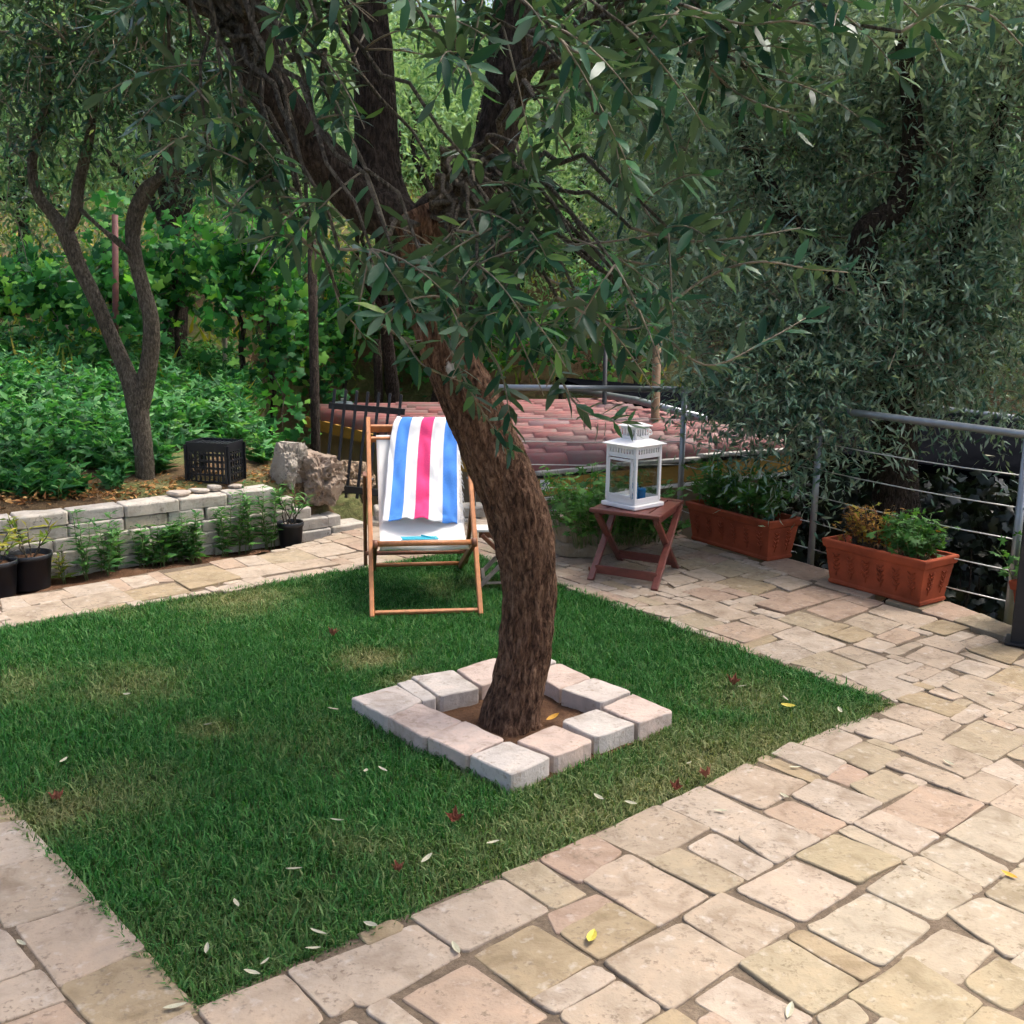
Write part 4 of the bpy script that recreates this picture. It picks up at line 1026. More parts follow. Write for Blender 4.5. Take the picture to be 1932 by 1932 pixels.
for i in range(8): mb.box((-lx / 2 + lx * (i + .5) / 8, 0, lz - .006), (.016, ly, .010))
for i in range(6): mb.box((0, -ly / 2 + ly * (i + .5) / 6, lz - .007), (lx, .014, .010))
mb.build('lattice_base', m_blackp, cr)
for ax, sg in ((0, -1), (0, 1), (1, -1), (1, 1)):
    mb = MB(); wd = lx if ax == 0 else ly; dp = (ly if ax == 0 else lx) / 2
    def cb(t, z, wt, hz_):
        mb.box((t, sg * dp, z) if ax == 0 else (sg * dp, t, z), (wt, .008, hz_) if ax == 0 else (.008, wt, hz_))
    for z in (.008, .055, .10, .145, .19): cb(0, z, wd, .012)
    cb(0, .235, wd, .06)
    nn_ = 9 if ax == 0 else 7
    for i in range(nn_ + 1): cb(-wd / 2 + wd * i / nn_, lz / 2, .010, lz - .006)
    for i in (0, nn_): cb(-wd / 2 + wd * i / nn_, lz / 2, .035, lz - .004)
    mb.build('lattice_side', m_blackp, cr)
jug = thing('container', 'pale plastic water barrel standing behind the far edge of the tiled roof', 'barrel', D(648, 772, 12.6), 0)
mb = MB(); mb.tube([(0, 0, -1.6), (0, 0, .0), (0, 0, .05), (0, 0, .085), (0, 0, .10)], [.19, .19, .165, .10, .02], 20); mb.build('shell', m_cloud, jug, True)
mb = MB(); mb.tube([(0, 0, .098), (0, 0, .125)], [.028, .028], 14); mb.build('lid', m_lac, jug)

# ------------------------------------------------------------------ nursery pots
def pot(label, px, py, r0, r1, hgt, z=-.04):
    c = G(px, py, z); t = thing('plant_pot', label, 'plant pot', c, 0, 'black nursery pots by the wall')
    n_ = 28; prof_ = [(r0, 0), (r0 * 1.02, .01), (r1 * .97, hgt - .03), (r1 * 1.03, hgt - .028), (r1 * 1.04, hgt - .002), (r1 * 1.0, hgt), (r1 * .96, hgt - .004), (r1 * .92, hgt - .05)]
    mb = MB(); mb.add([(r_ * math.cos(6.2832 * i / n_), r_ * math.sin(6.2832 * i / n_), z_) for r_, z_ in prof_ for i in range(n_)],
                      [(k * n_ + i, k * n_ + (i + 1) % n_, (k + 1) * n_ + (i + 1) % n_, (k + 1) * n_ + i) for k in range(len(prof_) - 1) for i in range(n_)] + [tuple(range(n_ - 1, -1, -1))])
    mb.build('shell', m_blackp, t, True)
    mb = MB(); mb.add([(r1 * .93 * math.cos(6.2832 * i / n_), r1 * .93 * math.sin(6.2832 * i / n_), hgt - .03 + rnd.uniform(-.006, .006)) for i in range(n_)] + [(0, 0, hgt - .02)], [(i, (i + 1) % n_, n_) for i in range(n_)])
    mb.build('soil', m_soil, t); return t, c, hgt
pt1 = pot('small black nursery pot at the right end of the flower bed', 549, 1030, .068, .085, .165)
pt2 = pot('wide black nursery pot with a yellowing plant at the left', 60, 1108, .098, .118, .20)
pt3 = pot('black nursery pot cut off by the left frame edge', -5, 1123, .095, .115, .20)

# ------------------------------------------------------------------ vegetation materials
m_olive = leaf_mat('olive_leaf', [(0, (.012, .050, .028)), (.5, (.028, .095, .045)), (.85, (.058, .155, .058)), (.95, (.13, .25, .06)), (1, (.24, .24, .05))], (.065, .115, .068), .36, .16, .22)
m_olive_b = leaf_mat('olive_leaf_fine', [(0, (.022, .070, .046)), (.4, (.065, .145, .092)), (.8, (.16, .255, .17)), (1, (.33, .41, .30))], (.24, .315, .25), .45, .2, .3)
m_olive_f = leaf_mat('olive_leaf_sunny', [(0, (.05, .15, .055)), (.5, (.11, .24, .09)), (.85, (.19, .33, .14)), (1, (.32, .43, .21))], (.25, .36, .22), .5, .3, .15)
m_vine = leaf_mat('vine_leaf', [(0, (.014, .075, .026)), (.45, (.032, .15, .04)), (.8, (.08, .27, .05)), (1, (.20, .40, .07))], None, .5, .4, .15)
m_weed = leaf_mat('weed_leaf', [(0, (.016, .08, .026)), (.45, (.036, .155, .045)), (.8, (.075, .25, .065)), (1, (.16, .33, .12))], None, .5, .35, .2)
m_geran = leaf_mat('geranium_leaf', [(0, (.035, .11, .025)), (.5, (.06, .17, .035)), (1, (.11, .25, .05))], None, .6, .3, .3)
m_bedleaf = leaf_mat('bed_leaf', [(0, (.03, .11, .03)), (.5, (.06, .19, .045)), (1, (.13, .29, .07))], None, .5, .3, .4)
m_yellowleaf = leaf_mat('yellowing_leaf', [(0, (.08, .17, .03)), (.5, (.18, .24, .04)), (1, (.45, .36, .04))], None, .55, .3, .3)
m_dried = leaf_mat('dried_leaf', [(0, (.13, .055, .02)), (.4, (.28, .13, .035)), (.75, (.40, .24, .05)), (1, (.24, .26, .05))], None, .7, .25, .2)
m_litter = leaf_mat('litter_leaf', [(0, (.16, .07, .03)), (.5, (.32, .15, .05)), (1, (.45, .28, .11))], None, .8, .1, .2)
m_ivy = leaf_mat('painted_shade_leaf', [(0, (.004, .010, .005)), (.9, (.010, .020, .010)), (1, (.022, .034, .022))], None, .4, .15, .5)  # near black: the shade below the railing is put into these leaf colours
m_bark = bark_mat('olive_bark', (.034, .020, .014), (.110, .064, .043), (.215, .138, .098), 1.0)
m_bark_g = bark_mat('grey_bark', (.05, .043, .033), (.105, .09, .068), (.18, .16, .125), 1.6, (.23, .22, .17))
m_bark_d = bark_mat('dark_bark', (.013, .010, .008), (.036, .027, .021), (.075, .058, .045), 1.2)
m_twig = plain('twig_bark', (.20, .165, .115), .8, var=.3, scale=60)
m_stem = plain('green_stem', (.12, .17, .05), .6, var=.25, scale=40)

def limb(name, pts, widths, mat, parent, org, n=28, m=90, lobe=.10, ridge=.06, seed=0.0, flutes=5, px=True, groove=False):
    """pts: (px, py, depth); widths: diameters in photograph pixels at those points"""
    W_ = [Vector(D(*p)) if px else Vector(p) for p in pts]
    rad = [w / 2 * (p.y / (CAM_F * 1932)) if px else w for w, p in zip(widths, W_)]
    path = catmull([(*p, r_) for p, r_ in zip(W_, rad)], m)
    P = [Vector(q[:3]) for q in path]; up = Vector((1, 0, 0)); vs = []; acc = 0
    for i in range(m):
        t = (P[min(i + 1, m - 1)] - P[max(i - 1, 0)]).normalized()
        if i: acc += (P[i] - P[i - 1]).length
        up = (up - t * up.dot(t)).normalized(); q = t.cross(up); r_ = max(path[i][3], .002)
        for j in range(n):
            a = 2 * math.pi * j / n; ca, sa = math.cos(a), math.sin(a)
            k = 1 + lobe * noise.noise((ca * 1.1 * flutes / 3 + seed, sa * 1.1 * flutes / 3, acc * 1.3 + seed))
            rg = noise.noise((ca * 6.5 + seed * 3, sa * 6.5, acc * 9.5 + .8 * noise.noise((ca, sa, acc * 3))))
            k += ridge * (abs(rg) * 2 - .6) + ridge * .5 * noise.noise((ca * 11, sa * 11 + seed, acc * 22))
            if groove:
                for a0, dep, s0, s1, wd in ((4.62 + .22 * math.sin(acc * 4), .22, .22, .62, .15), (4.2 + .3 * math.sin(acc * 3 + 1), .12, .75, 1.25, .12), (5.35 - .25 * acc, .12, .1, .75, .12), (4.9 + .5 * acc, .12, 0, .22, .2)):
                    da = (a - a0 + math.pi) % (2 * math.pi) - math.pi
                    k -= dep * math.exp(-(da / wd) ** 2) * float(ss(s0, s0 + .12, acc) * (1 - ss(s1 - .15, s1, acc)))
                k += .10 * math.cos(4 * a + 1) * math.exp(-acc / .13)
                for a0, s0, rr_, hh_ in ((5.2, .95, .22, .12), (4.1, .55, .2, .10), (4.9, 1.35, .2, .10)):
                    da = (a - a0 + math.pi) % (2 * math.pi) - math.pi; k += hh_ * math.exp(-(da / rr_) ** 2 - ((acc - s0) / .045) ** 2)
            vs.append(P[i] - org + (up * ca + q * sa) * r_ * k)
    fs = [(i * n + j, i * n + (j + 1) % n, (i + 1) * n + (j + 1) % n, (i + 1) * n + j) for i in range(m - 1) for j in range(n)]
    fs += [tuple(range(n - 1, -1, -1)), tuple((m - 1) * n + j for j in range(n))]
    mb = MB(); mb.add(vs, fs)
    return mb.build(name, mat, parent, True), P

# ------------------------------------------------------------------ the large olive
tb0 = G(966, 1362); tb0.z = -.02
olive = thing('olive_tree', 'large leaning olive with furrowed brown trunk rising from the stone kerb', 'tree', tb0)
TY = 3.96
trunk, tp = limb('trunk', [(962, 1382, TY), (966, 1345, TY), (982, 1290, TY), (993, 1230, TY), (1000, 1150, TY), (1000, 1080, TY), (986, 1000, TY), (960, 920, TY), (928, 850, TY), (900, 783, TY), (868, 715, TY), (840, 650, TY), (818, 580, TY), (800, 510, TY), (792, 450, TY), (770, 405, TY)],
                 [136, 118, 108, 103, 101, 103, 112, 112, 112, 110, 105, 100, 97, 97, 110, 104], bark_mat('olive_trunk_bark', (.036, .020, .013), (.130, .072, .044), (.250, .155, .100), 1.0, None, (tuple(D(853, 700, TY - .11) - tb0), .062)), olive, tb0, 110, 300, .15, .075, 3.3, groove=True)
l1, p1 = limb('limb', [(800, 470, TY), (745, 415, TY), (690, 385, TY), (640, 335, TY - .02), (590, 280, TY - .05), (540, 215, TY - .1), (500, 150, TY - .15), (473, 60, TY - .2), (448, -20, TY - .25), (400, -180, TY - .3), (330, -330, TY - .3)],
              [96, 96, 92, 84, 82, 80, 78, 76, 74, 60, 40], m_bark_d, olive, tb0, 36, 110, .1, .06, 7.1)  # silhouette darkness is put into the colour: limbs take darker bark than the trunk
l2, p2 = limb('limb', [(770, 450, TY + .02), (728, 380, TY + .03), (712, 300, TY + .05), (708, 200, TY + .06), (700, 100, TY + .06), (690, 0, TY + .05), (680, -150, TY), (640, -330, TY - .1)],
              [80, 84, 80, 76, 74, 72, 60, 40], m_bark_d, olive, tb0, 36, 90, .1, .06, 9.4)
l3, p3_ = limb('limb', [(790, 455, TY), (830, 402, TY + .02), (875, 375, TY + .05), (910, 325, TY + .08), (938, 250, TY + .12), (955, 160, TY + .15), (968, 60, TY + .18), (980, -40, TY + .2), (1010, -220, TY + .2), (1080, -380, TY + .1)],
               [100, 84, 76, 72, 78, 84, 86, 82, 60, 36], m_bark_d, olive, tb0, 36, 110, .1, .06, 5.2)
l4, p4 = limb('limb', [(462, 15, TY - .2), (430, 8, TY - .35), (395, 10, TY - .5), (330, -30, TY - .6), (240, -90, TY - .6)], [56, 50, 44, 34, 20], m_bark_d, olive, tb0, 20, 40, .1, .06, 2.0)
limb_pts = [p for P_ in (p1, p2, p3_, p4) for p in P_[8:]]

class Leafer:
    """collects single leaves on hand-laid twigs"""
    def __init__(s): s.P, s.D, s.N, s.L, s.T, s.k = [], [], [], [], [], 0
    def along(s, path, sp=.024, L=.068, start=.12, spread=.85):
        s.k += 1; P = np.array(path); seg = np.linalg.norm(np.diff(P, axis=0), axis=1); tot = seg.sum(); cum = np.concatenate([[0], np.cumsum(seg)])
        k = 0; d = start * tot
        while d <= tot:
            i = min(np.searchsorted(cum, d, 'right') - 1, len(seg) - 1); f = (d - cum[i]) / max(seg[i], 1e-6)
            p = P[i] * (1 - f) + P[i + 1] * f; t = (P[i + 1] - P[i]) / max(seg[i], 1e-6)
            ref = np.array([0, 0, 1.0]) if k % 2 else unit(np.cross(t, [0, 0, 1.0]) + 1e-6)
            ref = unit(ref + rng.normal(size=3) * .3); side = unit(ref - t * ref.dot(t))
            for sg in (-1, 1):
                if rng.random() < .1: continue
                dd = unit(t * (1 - .5 * spread) + side * sg * spread + np.array([0, 0, -.10]) + rng.normal(size=3) * .12)
                nn = unit(np.cross(dd, np.cross(np.array([0, 0, 1.0]) + rng.normal(size=3) * .4, dd)))
                s.P.append(p); s.D.append(dd); s.N.append(nn); s.L.append(L * rng.uniform(.7, 1.15) * (1 - .25 * (d / tot) ** 3)); s.T.append(s.k)
            k += 1; d += sp * rng.uniform(.8, 1.25)
        for q in range(2):
            t = unit(P[-1] - P[-2]); dd = unit(t + rng.normal(size=3) * .3); s.P.append(P[-1]); s.D.append(dd); s.N.append(unit(np.cross(dd, rng.normal(size=3)))); s.L.append(L * .8); s.T.append(s.k)
lf = Leafer(); twig_specs = {}; twigs = MB(); brs = MB()
droop_line = ([330, 480, 560, 640, 760, 900, 1050, 1200, 1350, 1500, 1600, 1932], [330, 440, 530, 590, 620, 650, 670, 660, 620, 560, 500, 200])
hero = [([(800, 560), (855, 670), (900, 760), (948, 832)], 3.1), ([(872, 600), (935, 680), (958, 760), (962, 850)], 3.05), ([(990, 590), (1045, 690), (1085, 760), (1130, 788), (1185, 800)], 2.95),
        ([(860, 435), (960, 448), (1080, 462), (1250, 440), (1330, 410), (1395, 395)], 2.9), ([(1050, 560), (1120, 600), (1180, 622), (1240, 608)], 2.75), ([(1240, 590), (1340, 520), (1430, 494), (1520, 506), (1600, 514)], 2.8),
        ([(1190, 430), (1300, 455), (1420, 445), (1510, 430)], 2.85), ([(1010, -20), (1040, 50), (1080, 95), (1120, 108), (1100, 150), (1060, 180)], 2.7), ([(640, 470), (715, 478), (770, 530), (830, 600)], 2.75),
        ([(560, 360), (500, 330), (450, 300), (390, 275)], 2.9), ([(1290, 10), (1400, 45), (1490, 40), (1575, 60)], 2.75), ([(1310, 90), (1370, 160), (1430, 195), (1500, 215)], 2.9), ([(1180, 560), (1260, 640), (1340, 690), (1450, 640), (1520, 600)], 2.95),
        ([(700, 600), (760, 640), (800, 690), (870, 720)], 3.0), ([(1130, 480), (1240, 500), (1330, 470), (1400, 500)], 3.0), ([(560, 440), (620, 500), (640, 570), (690, 640)], 3.0), ([(1020, 520), (1090, 560), (1130, 640), (1180, 690)], 2.9),
        ([(1700, 60), (1790, 10), (1870, 30), (1932, 90)], 2.8)]
def nearest_limb(p):
    c = min(limb_pts, key=lambda q: (q - p).length + .8 * max(0, p.z - q.z)); return c
def wander(a, b_, k, sag, jit):
    out = []
    for i in range(k):
        t = i / (k - 1); p = a.lerp(b_, t); p = p + Vector((rnd.uniform(-jit, jit), rnd.uniform(-jit, jit), rnd.uniform(-jit, jit))) * math.sin(math.pi * t); p.z += sag * 4 * t * (1 - t); out.append(p)
    return out
for pts, Y_ in hero:
    wp = catmull([tuple(D(x, y, Y_ + .06 * math.sin(i * 2.1))) for i, (x, y) in enumerate(pts)], 18)
    twigs.tube([Vector(p) - tb0 for p in wp], list(np.linspace(.0042, .0016, 18)), 6)
    lf.along(wp, .028, .09, .10)
    a = nearest_limb(Vector(wp[0])); br = wander(a, Vector(wp[0]), 12, .12, .03); brs.tube([p - tb0 for p in br], list(np.linspace(.011, .004, 12)), 7)
n_hero = len(lf.P)
ends = [(360, 60, 3.2), (420, 150, 3.0), (390, 250, 3.0), (470, 330, 2.9), (530, 400, 2.9), (590, 470, 2.9), (640, 560, 2.8), (330, 180, 3.2), (480, 40, 3.0),
        (700, 470, 2.6), (760, 520, 2.6), (830, 560, 2.6), (900, 500, 2.6), (960, 560, 2.6), (1010, 470, 2.6), (1000, 620, 2.7), (880, 610, 2.7), (1090, 560, 2.6), (1160, 500, 2.6), (1200, 560, 2.7), (1260, 430, 2.8), (930, 430, 2.7), (1080, 450, 2.7),
        (800, 30, 2.6), (860, 110, 2.6), (880, 300, 2.7), (600, 40, 2.7), (640, 170, 2.8), (810, 300, 2.9), (1040, 50, 2.5), (1090, 150, 2.6), (1180, 50, 2.6), (1280, 20, 2.7), (1380, 60, 2.8), (1480, 20, 2.8), (1580, 20, 2.9), (1150, 230, 2.8), (1230, 160, 2.9), (1330, 120, 3.0), (1000, 340, 2.8), (1450, 150, 3.0), (1700, 0, 2.9), (690, 60, 3.2), (560, 250, 3.2)]
for x, y, Y_ in ends:
    e = D(x, y, Y_); a = nearest_limb(e); k = 14
    br = wander(a, e, k, .16 + .05 * rnd.random(), .05); brs.tube([p - tb0 for p in br], list(np.linspace(.013, .0035, k)), 7)
    out = (e - a); out.z = 0; out = out.normalized() if out.length > 1e-3 else Vector((1, 0, 0))
    for q in range(7):
        s0 = br[rnd.randint(int(k * .5), k - 1)] if q else br[-1]
        dv = (out * rnd.uniform(.1, .9) + Vector((rnd.uniform(-.9, .9), rnd.uniform(-.7, .6), rnd.uniform(-.75, .45)))).normalized()
        L = rnd.uniform(.14, .30); tw_ = [s0 + dv * L * t + Vector((0, 0, -.30 * L * t * t)) for t in np.linspace(0, 1, 7)]
        lf.along([tuple(p) for p in tw_], .027, .088, .12); twig_specs[lf.k] = [p - tb0 for p in tw_]
LP, LD, LN, LL = (np.array(a) for a in (lf.P, lf.D, lf.N, lf.L))
inv = np.array([to_px(p) for p in LP])
# the big limbs stand clear of leaves, as they do in the photograph: thin the twigs hanging before them
def corridor(poly, half):
    dm = np.full(len(inv), 1e9)
    for (x0, y0), (x1, y1) in zip(poly, poly[1:]):
        d = np.array([x1 - x0, y1 - y0], float); L2 = d @ d; t = np.clip(((inv - [x0, y0]) @ d) / L2, 0, 1); dm = np.minimum(dm, np.linalg.norm(inv - ([x0, y0] + t[:, None] * d), axis=1))
    return dm < half
bare = (corridor([(447, -20), (497, 151), (565, 252), (650, 345), (760, 420)], 54) | corridor([(690, -20), (708, 200), (718, 340)], 46) | corridor([(965, 20), (948, 230), (905, 340), (840, 400)], 40) | corridor([(790, 130), (790, 370)], 44) | corridor([(1090, 300), (1100, 420)], 60)) & (rng.random(len(inv)) < .86)
bare &= LP[:, 1] < 4.2
bare |= (inv[:, 1] > np.interp(inv[:, 0], *droop_line)) & (np.arange(len(inv)) >= n_hero)
T_ = np.array(lf.T); gone = np.array([k in twig_specs and bare[T_ == k].mean() > .45 for k in range(lf.k + 1)])
bare |= gone[T_]
for k_, tw_ in twig_specs.items():
    if not gone[k_]: twigs.tube(tw_, list(np.linspace(.0030, .0012, 7)), 5)
brs.build('branch', m_bark_g, olive, True); twigs.build('twig', m_twig, olive, True)
LP, LD, LN, LL, inv = LP[~bare], LD[~bare], LN[~bare], LL[~bare], inv[~bare]
vis = (inv[:, 0] > 0) & (inv[:, 0] < 1932) & (inv[:, 1] > 0) & (inv[:, 1] < 1932)
cs = np.abs(np.einsum('ij,ij->i', unit(LN), unit(LP - np.array([0, 0, CAM_H]))))
score = np.where(vis, LL / LP[:, 1] * (.3 + cs), 0); order = np.argsort(-score); first, rest_ = order[:300], order[300:]
# leaf pieces: folded blade with a midrib, a few shared meshes
leaf_me = []
for k in range(6):
    bendz, fold, vs, fs = rnd.uniform(-.10, .03), rnd.uniform(.02, .055), [], []
    for (x, w_) in ((0, .015), (.14, .068), (.34, .125), (.58, .132), (.80, .088), (.93, .040), (1.0, .004)):
        zc = bendz * x * x * 2
        vs += [(x, -w_, zc + fold * w_ / .12 * .8), (x, 0, zc), (x, w_, zc + fold * w_ / .12 * .8)]
    for i in range(6):
        for j in (0, 1): fs.append((i * 3 + j, i * 3 + 3 + j, i * 3 + 4 + j, i * 3 + 1 + j))
    me = bpy.data.meshes.new('leaf'); me.from_pydata(vs, [], fs); me.polygons.foreach_set('use_smooth', [True] * len(fs))
    at = me.attributes.new('rnd', 'FLOAT', 'POINT'); at.data.foreach_set('value', np.full(len(vs), (.1, .3, .5, .7, .86, .95)[k], dtype=np.float32))
    me.materials.append(m_olive); me.update(); leaf_me.append(me)
for i in first:
    x = Vector(LD[i]).normalized(); y_ = Vector(LN[i]).cross(x).normalized(); z_ = x.cross(y_)
    M_ = Matrix((x, y_, z_)).transposed().to_4x4() @ Matrix.Scale(LL[i], 4); M_.translation = Vector(LP[i]) - tb0
    o = obj('leaf', leaf_me[min(5, int(abs(rng.normal()) * 2.2))], olive); o.matrix_local = M_
me = leaves(LP[rest_] - np.array(tb0), LD[rest_], LN[rest_], LL[rest_], LL[rest_] * .265, T_OLIVE, 'foliage', m_olive, np.clip(rng.random(len(rest_)) * .97 + .03 * (rng.random(len(rest_)) > .97), 0, 1))
tag(obj('foliage', me, olive), None, kind='stuff')
# the crown goes on above the frame: unseen sprays placed to shade lawn and limbs
nt_ = 1700
base = np.column_stack([rng.normal(.45, .95, nt_), rng.normal(4.5, .9, nt_), rng.uniform(2.9, 4.7, nt_)])
okb = base[:, 2] > 1.65 + .30 * base[:, 1]; base = base[okb]
P_, D_, N_ = spray(base, unit(rng.normal(size=(len(base), 3)) + [0, 0, .1]), rng.uniform(.25, .45, len(base)), 14, .3)
tag(obj('upper_shade_foliage', leaves(P_ - np.array(tb0), D_, N_, rng.uniform(.055, .08, len(P_)), .018, T_DIAMOND, 'upper_shade_foliage', m_olive), olive), None, kind='stuff')

# ------------------------------------------------------------------ other olives: trunk, limbs, crown of leaf sprays
def clump_leaves(cl, dens, per, tl, L, W_, mat, name, parent, org, droop=.35, tmpl=T_DIAMOND, up=.15, px=True):
    Bs, Ds = [], []
    for (x, y, Y_, r_) in cl:
        c = np.array(D(x, y, Y_)) if px else np.array((x, y, Y_)); n_ = int(dens * r_ * r_) + 6
        dv = unit(rng.normal(size=(n_, 3)) * np.array([1, 1, .85]) + [0, 0, up]); rr_ = r_ * rng.random(n_)[:, None] ** .5
        Bs.append(c + dv * rr_); Ds.append(unit(dv + rng.normal(size=(n_, 3)) * .55))
    Bs, Ds = np.vstack(Bs), np.vstack(Ds)
    P_, D_, N_ = spray(Bs, Ds, rng.uniform(.6, 1.2, len(Bs)) * tl, per, droop)
    L_ = rng.uniform(.7, 1.15, len(P_)) * L
    return tag(obj(name, leaves(P_ - np.array(org), D_, N_, L_, L_ * W_, tmpl, name, mat), parent), None, kind='stuff'), Bs, Ds
def thin_twigs(Bs, Ds, cl, parent, org, mat, every=3, L=.3, r0=.004, px=True):
    mb = MB()
    cs_ = [np.array(D(x, y, Y_)) if px else np.array((x, y, Y_)) for x, y, Y_, r_ in cl]
    for b_, d in list(zip(Bs, Ds))[::every]:
        a = Vector(b_) - org; e = a + Vector(d) * L; e.z -= .05; c = Vector(min(cs_, key=lambda q: np.linalg.norm(q - b_))) - org
        mb.tube([a.lerp(c, .45), a, e], [r0 * 1.6, r0, r0 * .4], 4, False)
    mb.build('twig', mat, parent)

ro = D(1690, 1010, 6.95); ro.z = ground_z(ro.x, ro.y).item()
rt = thing('olive_tree', 'broad grey green olive overhanging the railing on the right', 'tree', ro)
limb('trunk', [(1690, 1260, 6.95), (1690, 1000, 6.95), (1690, 850, 6.95), (1686, 740, 6.95), (1672, 640, 6.95), (1645, 545, 6.95), (1626, 480, 6.95), (1640, 432, 6.95), (1688, 396, 6.95), (1712, 335, 6.98), (1722, 230, 7.05), (1700, 60, 7.1)],
     [96, 90, 84, 80, 72, 62, 56, 52, 48, 44, 36, 24], m_bark_d, rt, ro, 30, 110, .12, .07, 1.7)
limb('limb', [(1680, 720, 6.95), (1740, 620, 7.05), (1790, 500, 7.1), (1850, 350, 7.1), (1900, 180, 7.1)], [60, 48, 40, 30, 18], m_bark_d, rt, ro, 18, 50, .1, .06, 4.0)
limb('limb', [(1650, 560, 6.95), (1570, 500, 7.05), (1480, 400, 7.3), (1400, 250, 7.7), (1340, 100, 8)], [48, 38, 30, 22, 14], m_bark_d, rt, ro, 18, 50, .1, .06, 6.0)
limb('limb', [(1630, 500, 6.95), (1560, 560, 6.8), (1500, 640, 6.7), (1450, 720, 6.6)], [36, 26, 18, 8], m_bark_d, rt, ro, 14, 30, .1, .06, 8.0)
rc = [(1300, 150, 8.5, .62), (1450, 100, 8, .6), (1600, 150, 7.6, .6), (1750, 90, 7.3, .6), (1880, 200, 7.1, .6), (1950, 60, 7.5, .7), (1350, 300, 8, .6), (1500, 290, 7.6, .55), (1620, 290, 7.7, .5), (1800, 330, 7.1, .55), (1930, 400, 7, .55), (1300, 450, 8.2, .5),
      (1420, 420, 7.6, .5), (1520, 450, 7.3, .42), (1790, 470, 7.05, .48), (1900, 560, 7, .5), (1380, 570, 7.3, .45), (1500, 590, 6.95, .42), (1580, 640, 6.85, .36), (1760, 620, 7.1, .42), (1400, 690, 6.85, .34), (1500, 740, 6.65, .34), (1575, 790, 6.55, .22),
      (1490, 830, 6.55, .18), (1830, 670, 7.3, .34), (1930, 690, 7.4, .34), (1450, 700, 6.75, .34), (1560, 700, 6.65, .28), (1345, 745, 6.9, .18), (1250, 500, 8.6, .42), (1240, 330, 8.8, .45), (1700, 640, 7.2, .3), (1380, 640, 7.0, .3), (1250, 40, 8.6, .55), (1680, 180, 7.9, .55), (1850, 60, 7.9, .6), (1690, 640, 6.65, .28), (1650, 570, 6.7, .28), (1620, 700, 6.6, .26), (1740, 690, 6.7, .28), (1800, 600, 6.7, .34), (1850, 730, 6.9, .24), (1560, 760, 6.5, .24), (1430, 780, 6.6, .2), (1500, 860, 6.5, .14), (1610, 850, 6.5, .14)]
over = [(2.0, 5.6, 3.3, .6), (2.7, 5.2, 3.5, .7), (1.5, 6.2, 3.4, .6), (2.4, 6.3, 3.6, .7), (3.2, 5.8, 3.6, .7), (3.4, 4.6, 3.7, .6), (2.7, 4.4, 3.8, .5), (1.2, 7.0, 3.6, .6), (3.4, 6.8, 3.9, .8), (2.3, 7.4, 4.0, .8), (2.9, 7.6, 4.4, .8), (3.9, 7.4, 4.3, .8)]  # unseen clumps added overhead to shade the planters and the right paving
clump_leaves(over, 150, 12, .34, .085, .28, m_olive_b, 'upper_shade_foliage', rt, ro, .55, px=False)
_, Bs, Ds = clump_leaves(rc, 950, 12, .34, .074, .235, m_olive_b, 'foliage', rt, ro, .55)
thin_twigs(Bs, Ds, rc, rt, ro, m_twig, 7)

# young two stemmed tree behind the wall
yo = D(272, 938, 7.0); yz = ground_z(yo.x, yo.y).item()
yo = Vector((yo.x, yo.y, yz))
yt = thing('olive_tree', 'slender forked young olive with smooth grey stems behind the block wall', 'tree', yo)
YY = 7.0
limb('trunk', [(276, 960, YY), (275, 920, YY), (272, 860, YY), (264, 800, YY), (256, 750, YY), (238, 700, YY), (212, 640, YY), (180, 565, YY), (148, 500, YY), (124, 440, YY), (100, 405, YY), (76, 375, YY), (62, 335, YY), (64, 280, YY), (84, 215, YY), (95, 120, YY), (90, 20, YY)],
     [44, 38, 36, 38, 40, 32, 29, 28, 28, 30, 22, 20, 18, 17, 15, 12, 8], m_bark_g, yt, yo, 22, 130, .08, .035, 2.2)
limb('stem', [(262, 770, YY), (274, 720, YY), (284, 660, YY), (284, 600, YY), (270, 545, YY), (256, 490, YY), (250, 440, YY), (258, 395, YY), (280, 355, YY), (305, 335, YY - .05), (345, 322, YY - .1), (400, 310, YY - .1)],
     [36, 34, 32, 30, 28, 27, 28, 30, 28, 16, 12, 8], m_bark_g, yt, yo, 20, 100, .08, .035, 5.5)
limb('stem', [(122, 440, YY), (142, 400, YY), (148, 350, YY), (160, 300, YY), (172, 240, YY), (182, 150, YY), (200, 40, YY)], [24, 24, 22, 20, 16, 12, 8], m_bark_g, yt, yo, 16, 60, .08, .035, 7.5)
limb('stem', [(152, 395, YY - .02), (190, 430, YY - .06), (215, 450, YY - .08), (245, 478, YY - .05)], [9, 7, 12, 10], m_bark_g, yt, yo, 10, 24, .08, .05, 9.5)
limb('stem', [(296, 345, YY), (330, 270, YY), (350, 180, YY), (360, 60, YY)], [18, 14, 10, 6], m_bark_g, yt, yo, 12, 40, .08, .03, 3.5)
yc = [(60, 60, 7, .5), (180, 40, 7, .5), (300, 80, 7, .5), (100, 210, 6.9, .26), (210, 170, 6.9, .36), (330, 220, 7, .3), (10, 160, 7, .42), (390, 130, 7.2, .42), (10, 300, 6.95, .22), (150, 110, 6.7, .4), (270, 20, 6.7, .4), (380, 280, 6.9, .22), (440, 40, 7.2, .4), (90, -60, 6.8, .5), (300, -80, 6.9, .5), (20, 400, 7.1, .14), (400, 360, 6.8, .14)]
_, Bs, Ds = clump_leaves(yc, 420, 11, .32, .082, .27, m_olive, 'foliage', yt, yo, .4)
thin_twigs(Bs, Ds, yc, yt, yo, m_twig, 3)

